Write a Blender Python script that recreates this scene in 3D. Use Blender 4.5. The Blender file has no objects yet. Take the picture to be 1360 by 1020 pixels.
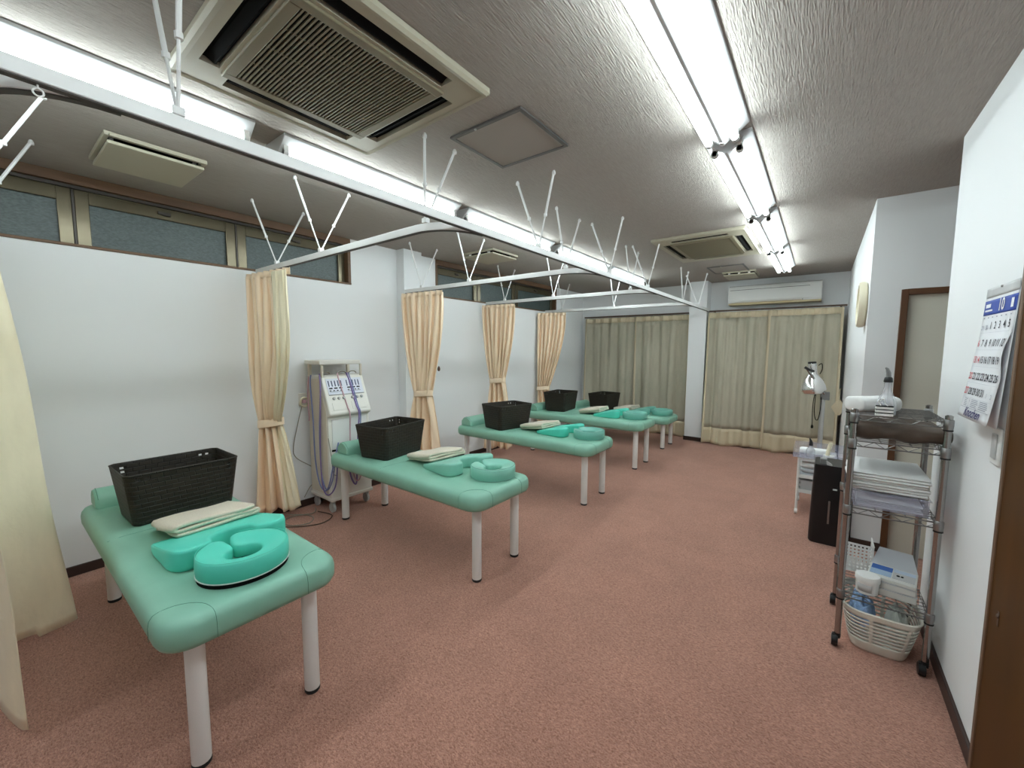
import bpy, bmesh, math, random
from mathutils import Vector, Matrix
from math import sin, cos, pi, radians as R

random.seed(7)
SC = bpy.context.scene
COL = SC.collection

# ------------------------------------------------------------------ camera
H = 1.42
CEIL = 2.447
yaw, pit, rol, FPX = R(-37.3195), R(-4.990), R(0.288), 537.97
fw = Vector((sin(yaw)*cos(pit), cos(yaw)*cos(pit), sin(pit)))
r0 = Vector((cos(yaw), -sin(yaw), 0)); u0 = r0.cross(fw)
rr_ = cos(rol)*r0 + sin(rol)*u0; uu_ = -sin(rol)*r0 + cos(rol)*u0
cd = bpy.data.cameras.new('camera'); cam = bpy.data.objects.new('camera', cd); COL.objects.link(cam)
cd.sensor_fit = 'HORIZONTAL'; cd.sensor_width = 36.0; cd.lens = FPX/1360*36.0
cd.clip_start = 0.02; cd.clip_end = 60
m = Matrix((( rr_.x, uu_.x, -fw.x, 0), (rr_.y, uu_.y, -fw.y, 0), (rr_.z, uu_.z, -fw.z, H), (0, 0, 0, 1)))
cam.matrix_world = m
SC.camera = cam

# ------------------------------------------------------------------ world, exposure
TUBE_STRENGTH = 9.0
w = bpy.data.worlds.new('world'); SC.world = w; w.use_nodes = True
w.node_tree.nodes['Background'].inputs[0].default_value = (0.02, 0.03, 0.04, 1)
w.node_tree.nodes['Background'].inputs[1].default_value = 0.3
vs = SC.view_settings
vs.view_transform = 'Standard'; vs.look = 'None'; vs.gamma = 1.0; vs.use_curve_mapping = False
vs.exposure = 1.58
SC.cycles.use_denoising = True
SC.cycles.max_bounces = 10; SC.cycles.diffuse_bounces = 5; SC.cycles.glossy_bounces = 4
SC.cycles.transmission_bounces = 8; SC.cycles.transparent_max_bounces = 12
SC.cycles.sample_clamp_indirect = 4.0
SC.cycles.caustics_reflective = False; SC.cycles.caustics_refractive = False

# ------------------------------------------------------------------ materials
def s2l(c):
    return tuple(((v/255)/12.92 if v/255 <= 0.04045 else (((v/255)+0.055)/1.055)**2.4) for v in c) + (1,)

def mat(name, col, rough=0.5, metal=0.0, spec=0.5, bump=None, var=None, trans=0.0, alpha=1.0, emit=None, sheen=0.0, ior=1.45, coat=0.0):
    """bump=(scale or (sx,sy,sz), strength, distance); var=(scale, amount)"""
    mt = bpy.data.materials.new(name); mt.use_nodes = True
    nt = mt.node_tree; b = nt.nodes['Principled BSDF']
    c = s2l(col) if max(col) > 1 else tuple(col)+(1,)
    b.inputs['Base Color'].default_value = c
    b.inputs['Roughness'].default_value = rough
    b.inputs['Metallic'].default_value = metal
    b.inputs['Specular IOR Level'].default_value = spec
    b.inputs['Transmission Weight'].default_value = trans
    b.inputs['Alpha'].default_value = alpha
    b.inputs['IOR'].default_value = ior
    b.inputs['Sheen Weight'].default_value = sheen
    b.inputs['Coat Weight'].default_value = coat
    if emit:
        b.inputs['Emission Color'].default_value = tuple(emit[0])+(1,)
        b.inputs['Emission Strength'].default_value = emit[1]
    tc = None
    def coords(sc):
        nonlocal tc
        tc = tc or nt.nodes.new('ShaderNodeTexCoord')
        mp = nt.nodes.new('ShaderNodeMapping')
        mp.inputs['Scale'].default_value = sc if isinstance(sc, tuple) else (sc, sc, sc)
        nt.links.new(tc.outputs['Object'], mp.inputs['Vector'])
        return mp.outputs['Vector']
    def noise(sc, detail=3):
        n = nt.nodes.new('ShaderNodeTexNoise'); n.inputs['Scale'].default_value = 1.0
        n.inputs['Detail'].default_value = detail
        nt.links.new(coords(sc), n.inputs['Vector'])
        return n.outputs['Fac']
    if bump:
        bn = nt.nodes.new('ShaderNodeBump'); bn.inputs['Strength'].default_value = bump[1]
        bn.inputs['Distance'].default_value = bump[2]
        nt.links.new(noise(bump[0]), bn.inputs['Height']); nt.links.new(bn.outputs[0], b.inputs['Normal'])
    if var:
        mr = nt.nodes.new('ShaderNodeMapRange')
        mr.inputs['From Min'].default_value = 0.3; mr.inputs['From Max'].default_value = 0.7
        mr.inputs['To Min'].default_value = 1-var[1]; mr.inputs['To Max'].default_value = 1+var[1]
        nt.links.new(noise(var[0], 4), mr.inputs['Value'])
        mx = nt.nodes.new('ShaderNodeMix'); mx.data_type = 'RGBA'; mx.blend_type = 'MULTIPLY'
        mx.inputs[0].default_value = 1.0; mx.inputs[6].default_value = c
        nt.links.new(mr.outputs[0], mx.inputs[7]); nt.links.new(mx.outputs[2], b.inputs['Base Color'])
    return mt

M = {}
M['wall'] = mat('white_wallpaper', (0.80, 0.81, 0.815), 0.8, spec=0.2, bump=((260, 260, 120), 0.12, 0.002))
M['ceil'] = mat('streaked_ceiling_paper', (0.385, 0.352, 0.32), 0.9, spec=0.1, bump=((210, 20, 60), 0.8, 0.010), var=((140, 12, 40), 0.06))
M['base'] = mat('dark_brown_baseboard', (0.045, 0.025, 0.02), 0.45)
M['wood'] = mat('brown_wood', (0.105, 0.045, 0.019), 0.4, var=((6, 60, 2), 0.2))
M['woodwin'] = mat('window_wood_casing', (0.135, 0.072, 0.036), 0.5, var=((40, 3, 40), 0.15))
M['wooddark'] = mat('dark_stained_door', (0.075, 0.029, 0.0045), 0.5, spec=0.2, var=((10, 10, 1.2), 0.15))
M['woodhilite'] = mat('jamb_edge_highlight', (0.15, 0.085, 0.05), 0.45)  # bevel highlight of the jamb, put into a lighter wood colour
M['bronze'] = mat('bronze_aluminium', (0.125, 0.104, 0.064), 0.24, metal=0.55, var=((3, 3, 30), 0.06))
M['bronzedk'] = mat('dark_bronze_track', (0.05, 0.042, 0.035), 0.4, metal=0.4)
M['rubber'] = mat('black_rubber', (0.012, 0.012, 0.013), 0.55)
M['whitepaint'] = mat('white_enamel', (0.80, 0.79, 0.77), 0.28)
M['railwhite'] = mat('white_rail_enamel', (0.78, 0.78, 0.77), 0.35)
M['railslot'] = mat('rail_slot_shadow_gap', (0.06, 0.05, 0.045), 0.6)
M['vinyl'] = mat('mint_green_vinyl', (0.25, 0.50, 0.385), 0.42, bump=(420, 0.10, 0.002), var=(9, 0.04))
M['vinylbright'] = mat('turquoise_vinyl', (0.095, 0.64, 0.50), 0.40, bump=(380, 0.08, 0.002))
M['vinylmid'] = mat('green_vinyl', (0.24, 0.56, 0.45), 0.40, bump=(380, 0.08, 0.002))
M['vinylface'] = mat('muted_green_vinyl', (0.17, 0.46, 0.38), 0.40, bump=(380, 0.08, 0.002))
M['seam'] = mat('dark_seam_thread', (0.10, 0.26, 0.19), 0.7)
M['piping'] = mat('white_piping', (0.7, 0.75, 0.72), 0.5)
M['towel'] = mat('beige_towel', (0.70, 0.62, 0.50), 0.95, spec=0.1, sheen=0.3, bump=(330, 0.5, 0.004), var=(220, 0.10))
M['towelw'] = mat('white_towel', (0.78, 0.78, 0.77), 0.95, spec=0.1, bump=(300, 0.4, 0.003))
M['peach'] = mat('peach_satin', (0.95, 0.75, 0.54), 0.42, sheen=0.2, bump=((60, 60, 14), 0.12, 0.005), var=((30, 30, 6), 0.03))
M['cream'] = mat('cream_satin', (0.90, 0.81, 0.60), 0.5, sheen=0.2, bump=((50, 50, 40), 0.25, 0.006), var=((14, 14, 4), 0.05))
M['khaki'] = mat('khaki_blackout_cloth', (0.47, 0.44, 0.345), 0.8, spec=0.2, bump=((45, 45, 10), 0.3, 0.006), var=((20, 20, 5), 0.05))
M['khakihem'] = mat('pale_peach_hem_cloth', (0.64, 0.55, 0.39), 0.75, spec=0.2, bump=((35, 35, 25), 0.35, 0.006))
M['acbeige'] = mat('aged_beige_plastic', (0.43, 0.40, 0.305), 0.45)
M['acgrille'] = mat('aged_olive_grille_plastic', (0.22, 0.19, 0.12), 0.5)
M['acwhite'] = mat('white_ac_plastic', (0.74, 0.745, 0.72), 0.35)
M['acyellow'] = mat('yellowed_plastic', (0.60, 0.50, 0.30), 0.45)
M['black'] = mat('matt_black', (0.006, 0.006, 0.006), 0.8, spec=0.1)
M['blackgloss'] = mat('satin_black_plastic', (0.009, 0.009, 0.010), 0.3)
M['grey'] = mat('grey_plastic', (0.22, 0.22, 0.22), 0.45)
M['greylight'] = mat('light_grey_plastic', (0.5, 0.5, 0.5), 0.45)
M['hatch'] = mat('ceiling_hatch_board', (0.37, 0.34, 0.31), 0.85, spec=0.1)
M['alum'] = mat('aluminium_trim', (0.55, 0.56, 0.55), 0.35, metal=0.7)
M['alumdk'] = mat('grey_hatch_frame', (0.13, 0.125, 0.12), 0.5, metal=0.2)
M['chrome'] = mat('chrome_steel', (0.36, 0.35, 0.34), 0.22, metal=1.0)
M['reflector'] = mat('polished_lamp_reflector', (0.80, 0.80, 0.79), 0.22, metal=1.0)
M['wire'] = mat('dull_chrome_wire', (0.22, 0.215, 0.21), 0.35, metal=1.0)
M['chromed'] = mat('brushed_steel', (0.33, 0.33, 0.33), 0.3, metal=1.0)
M['white'] = mat('white_plastic', (0.80, 0.80, 0.78), 0.35)
M['machine'] = mat('ivory_machine_plastic', (0.78, 0.76, 0.70), 0.38)
M['machineside'] = mat('ivory_side_panel', (0.72, 0.66, 0.55), 0.45)
M['panelblue'] = mat('pale_lilac_panel', (0.70, 0.72, 0.80), 0.4)
M['inkblue'] = mat('dark_blue_mark', (0.03, 0.04, 0.10), 0.5)
M['cabblue'] = mat('blue_cable', (0.22, 0.26, 0.48), 0.5)
M['cabpurple'] = mat('purple_cable', (0.22, 0.16, 0.36), 0.5)
M['cabpink'] = mat('pink_cable', (0.58, 0.36, 0.40), 0.5)
M['cabgrey'] = mat('grey_cable', (0.28, 0.25, 0.2), 0.6)
M['cabbrown'] = mat('brown_cable', (0.10, 0.06, 0.04), 0.6)
M['paper'] = mat('white_paper', (0.78, 0.79, 0.82), 0.7, spec=0.2)
M['paperblue'] = mat('bluish_paper', (0.66, 0.72, 0.82), 0.7, spec=0.2)
M['calblue'] = mat('calendar_blue', (0.03, 0.07, 0.36), 0.6)
M['ink'] = mat('black_ink', (0.015, 0.016, 0.03), 0.7)
M['inkred'] = mat('red_ink', (0.65, 0.10, 0.12), 0.7)
M['inkgrey'] = mat('grey_ink', (0.36, 0.37, 0.43), 0.7)
M['inknavy'] = mat('navy_ink', (0.03, 0.03, 0.16), 0.7)
M['door'] = mat('beige_door_skin', (0.67, 0.645, 0.55), 0.55, bump=((90, 90, 9), 0.08, 0.002))
M['brownblanket'] = mat('dark_brown_leatherette', (0.085, 0.058, 0.042), 0.5, bump=(40, 0.3, 0.004), var=(12, 0.2))
M['creamcase'] = mat('cream_clock_case', (0.72, 0.66, 0.50), 0.35)
M['clockface'] = mat('ivory_clock_face', (0.75, 0.72, 0.62), 0.4)
M['bluebox'] = mat('blue_print', (0.03, 0.13, 0.46), 0.5)
M['ltblue'] = mat('light_blue_print', (0.36, 0.50, 0.68), 0.5)
M['ltblue2'] = mat('pale_blue_print', (0.50, 0.60, 0.72), 0.5)
M['greycard'] = mat('pale_grey_card', (0.55, 0.57, 0.60), 0.6)
M['boxside'] = mat('off_white_card', (0.68, 0.68, 0.64), 0.6)
M['bluetowel'] = mat('blue_terry', (0.30, 0.44, 0.68), 0.95, spec=0.1, bump=(200, 0.6, 0.005), var=(16, 0.65))
M['greytowel'] = mat('grey_terry', (0.50, 0.52, 0.48), 0.95, spec=0.1, bump=(200, 0.6, 0.005), var=(30, 0.12))
M['laundry'] = mat('off_white_laundry_plastic', (0.74, 0.71, 0.63), 0.4)
M['clear'] = mat('clear_plastic', (0.62, 0.63, 0.68), 0.06, trans=0.0, alpha=0.36)
M['cleartray'] = mat('smoky_clear_plastic', (0.52, 0.52, 0.66), 0.12, alpha=0.22)
M['tape'] = mat('cream_wand', (0.72, 0.66, 0.48), 0.4)
M['tube'] = mat('lit_fluorescent_tube', (0.9, 0.95, 0.93), 0.4, emit=((0.86, 0.98, 1.0), TUBE_STRENGTH))
M['housing'] = mat('white_lamp_housing', (0.60, 0.61, 0.62), 0.35)

# carpet: short looped pile, salmon brown, flecked
def carpet():
    mt = bpy.data.materials.new('salmon_brown_carpet'); mt.use_nodes = True
    nt = mt.node_tree; b = nt.nodes['Principled BSDF']; L = nt.links.new
    b.inputs['Roughness'].default_value = 1.0; b.inputs['Specular IOR Level'].default_value = 0.05
    b.inputs['Sheen Weight'].default_value = 0.25
    tc = nt.nodes.new('ShaderNodeTexCoord')
    def N(scale, detail, dist):
        mp = nt.nodes.new('ShaderNodeMapping'); mp.inputs['Scale'].default_value = scale
        mp.inputs['Rotation'].default_value = (0, 0, R(35))
        L(tc.outputs['Object'], mp.inputs['Vector'])
        n = nt.nodes.new('ShaderNodeTexNoise'); n.inputs['Scale'].default_value = 1
        n.inputs['Detail'].default_value = detail; n.inputs['Distortion'].default_value = dist
        L(mp.outputs[0], n.inputs['Vector']); return n.outputs['Fac']
    fine = N((95, 190, 100), 3, 1.2)
    big = N((3.2, 3.2, 3), 3, 0.3)
    cr = nt.nodes.new('ShaderNodeValToRGB')
    cr.color_ramp.elements[0].position = 0.32; cr.color_ramp.elements[0].color = (0.275, 0.119, 0.083, 1)
    cr.color_ramp.elements[1].position = 0.70; cr.color_ramp.elements[1].color = (0.61, 0.322, 0.24, 1)
    L(fine, cr.inputs[0])
    mr = nt.nodes.new('ShaderNodeMapRange'); mr.inputs['From Min'].default_value = 0.3; mr.inputs['From Max'].default_value = 0.7
    mr.inputs['To Min'].default_value = 0.93; mr.inputs['To Max'].default_value = 1.07
    L(big, mr.inputs[0])
    mx = nt.nodes.new('ShaderNodeMix'); mx.data_type = 'RGBA'; mx.blend_type = 'MULTIPLY'; mx.inputs[0].default_value = 1
    L(cr.outputs[0], mx.inputs[6]); L(mr.outputs[0], mx.inputs[7])
    ck = nt.nodes.new('ShaderNodeTexChecker'); ck.inputs['Scale'].default_value = 2.0
    ck.inputs['Color1'].default_value = (1, 1, 1, 1); ck.inputs['Color2'].default_value = (0.97, 0.965, 0.965, 1)
    L(tc.outputs['Object'], ck.inputs['Vector'])
    m2 = nt.nodes.new('ShaderNodeMix'); m2.data_type = 'RGBA'; m2.blend_type = 'MULTIPLY'; m2.inputs[0].default_value = 1
    L(mx.outputs[2], m2.inputs[6]); L(ck.outputs[0], m2.inputs[7])
    L(m2.outputs[2], b.inputs['Base Color'])
    bn = nt.nodes.new('ShaderNodeBump'); bn.inputs['Strength'].default_value = 0.7; bn.inputs['Distance'].default_value = 0.006
    L(fine, bn.inputs['Height']); L(bn.outputs[0], b.inputs['Normal'])
    return mt
M['carpet'] = carpet()

# woven strip basket
def woven(name, c1, c2):
    mt = bpy.data.materials.new(name); mt.use_nodes = True
    nt = mt.node_tree; b = nt.nodes['Principled BSDF']; L = nt.links.new
    b.inputs['Roughness'].default_value = 0.55
    tc = nt.nodes.new('ShaderNodeTexCoord'); sp = nt.nodes.new('ShaderNodeSeparateXYZ'); L(tc.outputs['Object'], sp.inputs[0])
    ad = nt.nodes.new('ShaderNodeMath'); ad.operation = 'ADD'; L(sp.outputs[0], ad.inputs[0]); L(sp.outputs[1], ad.inputs[1])
    cb = nt.nodes.new('ShaderNodeCombineXYZ'); L(ad.outputs[0], cb.inputs[0]); L(sp.outputs[2], cb.inputs[1])
    br = nt.nodes.new('ShaderNodeTexBrick'); L(cb.outputs[0], br.inputs['Vector'])
    br.inputs['Scale'].default_value = 1.0; br.inputs['Brick Width'].default_value = 0.050; br.inputs['Row Height'].default_value = 0.0225
    br.inputs['Mortar Size'].default_value = 0.0026; br.inputs['Mortar Smooth'].default_value = 1.0
    br.inputs['Color1'].default_value = c1; br.inputs['Color2'].default_value = c2; br.inputs['Mortar'].default_value = (0.004, 0.003, 0.003, 1)
    L(br.outputs['Color'], b.inputs['Base Color'])
    iv = nt.nodes.new('ShaderNodeMath'); iv.operation = 'SUBTRACT'; iv.inputs[0].default_value = 1.0; L(br.outputs['Fac'], iv.inputs[1])
    bn = nt.nodes.new('ShaderNodeBump'); bn.inputs['Strength'].default_value = 0.8; bn.inputs['Distance'].default_value = 0.006
    L(iv.outputs[0], bn.inputs['Height']); L(bn.outputs[0], b.inputs['Normal'])
    return mt
M['woven'] = woven('dark_brown_woven_strips', (0.022, 0.016, 0.008, 1), (0.015, 0.011, 0.0055, 1))

# wired obscured glass, night outside
def obscured():
    mt = bpy.data.materials.new('obscured_patterned_glass'); mt.use_nodes = True
    nt = mt.node_tree; b = nt.nodes['Principled BSDF']; L = nt.links.new
    b.inputs['Roughness'].default_value = 0.35; b.inputs['Specular IOR Level'].default_value = 0.6
    tc = nt.nodes.new('ShaderNodeTexCoord'); mp = nt.nodes.new('ShaderNodeMapping')
    mp.inputs['Rotation'].default_value = (R(40), 0, 0); mp.inputs['Scale'].default_value = (60, 60, 150)
    L(tc.outputs['Object'], mp.inputs[0])
    n = nt.nodes.new('ShaderNodeTexNoise'); n.inputs['Scale'].default_value = 1; n.inputs['Detail'].default_value = 2; L(mp.outputs[0], n.inputs['Vector'])
    cr = nt.nodes.new('ShaderNodeValToRGB')
    cr.color_ramp.elements[0].position = .35; cr.color_ramp.elements[0].color = (0.032, 0.050, 0.047, 1)
    cr.color_ramp.elements[1].position = .68; cr.color_ramp.elements[1].color = (0.066, 0.096, 0.090, 1)
    L(n.outputs['Fac'], cr.inputs[0]); L(cr.outputs[0], b.inputs['Base Color'])
    bn = nt.nodes.new('ShaderNodeBump'); bn.inputs['Strength'].default_value = 0.5; bn.inputs['Distance'].default_value = 0.004
    L(n.outputs['Fac'], bn.inputs['Height']); L(bn.outputs[0], b.inputs['Normal'])
    return mt
M['glass'] = obscured()

# ------------------------------------------------------------------ mesh helpers
def root_loc(o):
    while o.parent is not None: o = o.parent
    return o.location.copy()

class MB:
    def __init__(s): s.bm = bmesh.new()
    def face(s, vs):
        try: return s.bm.faces.new(vs)
        except ValueError: return None
    def box(s, x0, x1, y0, y1, z0, z1, rot=0.0, piv=None):
        pts = [(x0,y0,z0),(x1,y0,z0),(x1,y1,z0),(x0,y1,z0),(x0,y0,z1),(x1,y0,z1),(x1,y1,z1),(x0,y1,z1)]
        if rot:
            px, py = piv or ((x0+x1)/2, (y0+y1)/2); c, n = cos(rot), sin(rot)
            pts = [(px+(x-px)*c-(y-py)*n, py+(x-px)*n+(y-py)*c, z) for x, y, z in pts]
        v = [s.bm.verts.new(p) for p in pts]
        for q in ((3,2,1,0),(4,5,6,7),(0,1,5,4),(1,2,6,5),(2,3,7,6),(3,0,4,7)): s.face([v[i] for i in q])
        return s
    def hexa(s, p):
        v = [s.bm.verts.new(q) for q in p]
        for q in ((3,2,1,0),(4,5,6,7),(0,1,5,4),(1,2,6,5),(2,3,7,6),(3,0,4,7)): s.face([v[i] for i in q])
        return s
    def loft(s, loops, cap0=True, cap1=True, closed=True):
        rings = [[s.bm.verts.new(p) for p in lp] for lp in loops]
        n = len(rings[0])
        for a, b in zip(rings, rings[1:]):
            for i in range(n if closed else n-1):
                j = (i+1) % n; s.face([a[i], a[j], b[j], b[i]])
        if cap0: s.face(list(reversed(rings[0])))
        if cap1: s.face(rings[-1])
        return s
    def tube(s, path, r, seg=8, cap=True):
        path = [Vector(p) for p in path]
        # drop duplicates
        q = [path[0]]
        for p in path[1:]:
            if (p-q[-1]).length > 1e-6: q.append(p)
        path = q; n = len(path); loops = []
        t0 = (path[1]-path[0]).normalized()
        a = Vector((0,0,1)) if abs(t0.z) < .9 else Vector((1,0,0))
        nx = t0.cross(a).normalized()
        for i, p in enumerate(path):
            t = ((path[min(i+1,n-1)]-p).normalized() + (p-path[max(i-1,0)]).normalized())
            if i == 0: t = path[1]-p
            if i == n-1: t = p-path[i-1]
            t.normalize()
            nx = (nx - t*nx.dot(t)); nx.normalize(); ny = t.cross(nx)
            ri = r[i] if isinstance(r, (list, tuple)) else r
            loops.append([p + nx*(ri*cos(2*pi*k/seg)) + ny*(ri*sin(2*pi*k/seg)) for k in range(seg)])
        return s.loft(loops, cap, cap)
    def lathe(s, prof, c=(0,0,0), seg=20, axis='z', cap=True):
        loops = []
        for rad, z in prof:
            lp = []
            for k in range(seg):
                a = 2*pi*k/seg; x, y = rad*cos(a), rad*sin(a)
                if axis == 'z': p = (c[0]+x, c[1]+y, c[2]+z)
                elif axis == 'x': p = (c[0]+z, c[1]+x, c[2]+y)
                else: p = (c[0]+y, c[1]+z, c[2]+x)
                lp.append(p)
            loops.append(lp)
        return s.loft(loops, cap, cap)
    def prism(s, poly, axis, a, b):
        """poly in the two other axes, extruded along axis from a to b"""
        def P(u, v, t):
            return {'x': (t,u,v), 'y': (u,t,v), 'z': (u,v,t)}[axis]
        return s.loft([[P(u,v,a) for u,v in poly], [P(u,v,b) for u,v in poly]])
    def grid(s, pts, skip=None, wrap=False):
        nr, nc = len(pts), len(pts[0])
        V = [[s.bm.verts.new(p) for p in row] for row in pts]
        for i in range(nr-1):
            for j in range(nc if wrap else nc-1):
                if skip and skip(i, j): continue
                k = (j+1) % nc
                s.face([V[i][j], V[i][k], V[i+1][k], V[i+1][j]])
        return s
    def xform(s, mtx):
        bmesh.ops.transform(s.bm, matrix=mtx, verts=s.bm.verts); return s
    def build(s, name, material, parent=None, bevel=0.0, segs=2, smooth=40, solid=0.0, sub=0, local=False):
        bmesh.ops.remove_doubles(s.bm, verts=s.bm.verts, dist=1e-6)
        loose = [v for v in s.bm.verts if not v.link_faces]
        if loose: bmesh.ops.delete(s.bm, geom=loose, context='VERTS')
        bmesh.ops.recalc_face_normals(s.bm, faces=s.bm.faces)
        if parent is not None and not local:
            o = root_loc(parent); bmesh.ops.translate(s.bm, vec=-o, verts=s.bm.verts)
        me = bpy.data.meshes.new(name); s.bm.to_mesh(me); s.bm.free()
        mats = material if isinstance(material, (list, tuple)) else [material]
        for mm in mats: me.materials.append(mm)
        if smooth:
            me.shade_smooth(); me.set_sharp_from_angle(angle=R(smooth))
        ob = bpy.data.objects.new(name, me); COL.objects.link(ob)
        if parent is not None: ob.parent = parent
        if solid:
            md = ob.modifiers.new('thickness', 'SOLIDIFY'); md.thickness = solid; md.offset = 0
        if bevel:
            md = ob.modifiers.new('bevel', 'BEVEL'); md.width = bevel; md.segments = segs; md.limit_method = 'ANGLE'; md.angle_limit = R(35)
        if sub:
            md = ob.modifiers.new('sub', 'SUBSURF'); md.levels = sub; md.render_levels = sub
        return ob

def tag(o, label, cat, group=None):
    o['label'] = label; o['category'] = cat
    if group: o['group'] = group
    return o
def thing(name, label, cat, loc=(0,0,0), rot=0.0, group=None):
    o = bpy.data.objects.new(name, None); COL.objects.link(o)
    o.empty_display_size = 0.1; o.location = loc; o.rotation_euler = (0,0,rot)
    return tag(o, label, cat, group)
def origin(o, c):
    """move a single-mesh thing's origin to c (world) without moving it"""
    c = Vector(c); o.data.transform(Matrix.Translation(-c)); o.location = c; return o
def struct(o): o['kind'] = 'structure'; return o
def dup(rt, loc, rot=None, label=None):
    def cp(o, par):
        c = o.copy(); COL.objects.link(c); c.parent = par
        for ch in o.children: cp(ch, c)
        return c
    r = cp(rt, None); r.location = loc
    if rot is not None: r.rotation_euler = (0,0,rot)
    if label: r['label'] = label
    return r
def rrect(w, h, r, n=6, cx=0, cy=0):
    pts = []
    r = max(r, 0.001)
    for qx, qy, a0 in ((1,1,0),(-1,1,90),(-1,-1,180),(1,-1,270)):
        for k in range(n+1):
            a = R(a0+90*k/n); pts.append((cx+qx*(w/2-r)+r*cos(a), cy+qy*(h/2-r)+r*sin(a)))
    return pts
def catmull(P, n=6, closed=True):
    out = []; N = len(P)
    for i in range(N if closed else N-1):
        g = (lambda k: Vector(P[k % N])) if closed else (lambda k: Vector(P[min(max(k,0),N-1)]))
        p0,p1,p2,p3 = g(i-1),g(i),g(i+1),g(i+2)
        for k in range(n):
            t = k/n
            out.append(0.5*((2*p1)+(p2-p0)*t+(2*p0-5*p1+4*p2-p3)*t*t+(3*p1-p0-3*p2+p3)*t**3))
    if not closed: out.append(Vector(P[-1]))
    return out
def interp(stations, z):
    """stations: list of (z, tuple) sorted by z descending"""
    if z >= stations[0][0]: return stations[0][1]
    for (za, a), (zb, b) in zip(stations, stations[1:]):
        if z >= zb:
            t = (za-z)/(za-zb); t = t*t*(3-2*t)
            return tuple(p+(q-p)*t for p, q in zip(a, b))
    return stations[-1][1]

# ------------------------------------------------------------------ room shell
XL, XR, XK, YF, YD, YJ = -3.62, 0.487, 0.24, 6.94, 3.77, 2.952
YN = -2.3
struct(MB().box(-3.9, 2.2, YN-.2, YF+.2, -0.12, 0).build('floor', M['carpet'], smooth=0))
struct(MB().box(-3.9, 2.2, YN-.2, YF+.2, CEIL, CEIL+0.1).build('ceiling', M['ceil'], smooth=0))
W1 = (-0.55, 2.20, 2.022, 2.447)   # window openings y0,y1,z0,z1
W2 = (3.27, 5.97, 2.022, 2.447)
b = MB(); x0, x1 = XL-.2, XL
for ya, yb in ((YN-.2, W1[0]), (W1[1], W2[0]), (W2[1], YF+.2)): b.box(x0, x1, ya, yb, 0, CEIL)
for W in (W1, W2): b.box(x0, x1, W[0], W[1], 0, W[2])
struct(b.build('wall_left', M['wall'], smooth=0))
struct(MB().box(XL, XL+.12, 2.73, 2.965, 0, CEIL).build('wall_left_pillar', M['wall'], smooth=0))
struct(MB().box(XL, 2.2, YF, YF+.2, 0, CEIL).build('wall_far', M['wall'], smooth=0))
struct(MB().box(-1.662, -1.415, 6.68, YF, 0, CEIL).build('wall_far_pillar', M['wall'], smooth=0))
struct(MB().box(XR, XR+.12, YN, YJ, 0, CEIL).build('wall_right', M['wall'], smooth=0))
DX0, DX1, DZ = 0.405, 1.20, 1.822
b = MB(); b.box(XK, DX0, YD, YF, 0, CEIL).box(DX0, DX1, YD, YD+.12, DZ, CEIL).box(DX1, 2.0, YD, YD+.12, 0, CEIL)
struct(b.build('wall_right_far', M['wall'], smooth=0))
struct(MB().box(1.8, 2.0, YJ-.6, YD, 0, CEIL).build('wall_alcove', M['wall'], smooth=0))
struct(MB().box(XR+.12, 1.8, YJ-.6, YJ-.45, 0, CEIL).build('wall_alcove_near', M['wall'], smooth=0))
struct(MB().box(XL, XR, YN-.2, YN, 0, CEIL).build('wall_near', M['wall'], smooth=0))
BH, BT = 0.062, 0.012
def bboard(name, *boxes):
    b = MB()
    for bx in boxes: b.box(*bx)
    return struct(b.build(name, M['base'], bevel=0.003))
bboard('baseboard_left', (XL, XL+BT, YN, 2.73-BT, 0, BH), (XL, XL+.12, 2.73-BT, 2.73, 0, BH), (XL+.12, XL+.12+BT, 2.73-BT, 2.965+BT, 0, BH),
       (XL, XL+.12, 2.965, 2.965+BT, 0, BH), (XL, XL+BT, 2.965+BT, YF, 0, BH))
bboard('baseboard_far', (XL+BT, -1.662-BT, YF-BT, YF, 0, BH), (-1.662-BT, -1.662, 6.68, YF, 0, BH), (-1.662-BT, -1.415+BT, 6.68-BT, 6.68, 0, BH),
       (-1.415, -1.415+BT, 6.68, YF, 0, BH), (-1.415+BT, XK-BT, YF-BT, YF, 0, BH))
bboard('baseboard_right', (XR-BT, XR, 1.90, YJ+BT, 0, BH), (XR, XR+.12, YJ, YJ+BT, 0, BH))
bboard('baseboard_alcove', (XK-BT, DX0, YD-BT, YD, 0, BH), (XK-BT, XK, YD, YF-BT, 0, BH), (DX1, 1.8, YD-BT, YD, 0, BH))

# doors
d1 = struct(thing('door_1', 'beige flush door with dark wood frame in the alcove behind the wire rack', 'door', (0.80, YD, 0)))
b = MB(); b.box(DX0-.005, DX0+.032, YD-.012, YD+.10, 0, DZ+.004).box(DX1-.032, DX1+.005, YD-.012, YD+.10, 0, DZ+.004).box(DX0+.032, DX1-.032, YD-.012, YD+.10, DZ-.032, DZ+.004)
b.build('door_frame', M['wood'], d1, bevel=.003)
MB().box(DX0+.032, DX1-.032, YD+.03, YD+.07, 0.006, DZ-.032).build('door_leaf', M['door'], d1)
lv = MB(); lv.lathe([(.024, 0), (.024, -.006), (.010, -.008), (.010, -.05)], (DX1-.10, YD+.03, .92), 14, 'y').tube([(DX1-.10, YD-.02, .92), (DX1-.21, YD-.02, .92)], .009, 8)
lv.build('door_handle', M['chromed'], d1)
d2 = struct(thing('door_2', 'dark brown wooden door jamb at the right edge of the view', 'door', (XR, 1.4, 0)))
MB().box(0.462, XR+.10, 0.60, 1.868, 0, 2.02).build('jamb', M['wooddark'], d2, bevel=.004)
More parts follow.
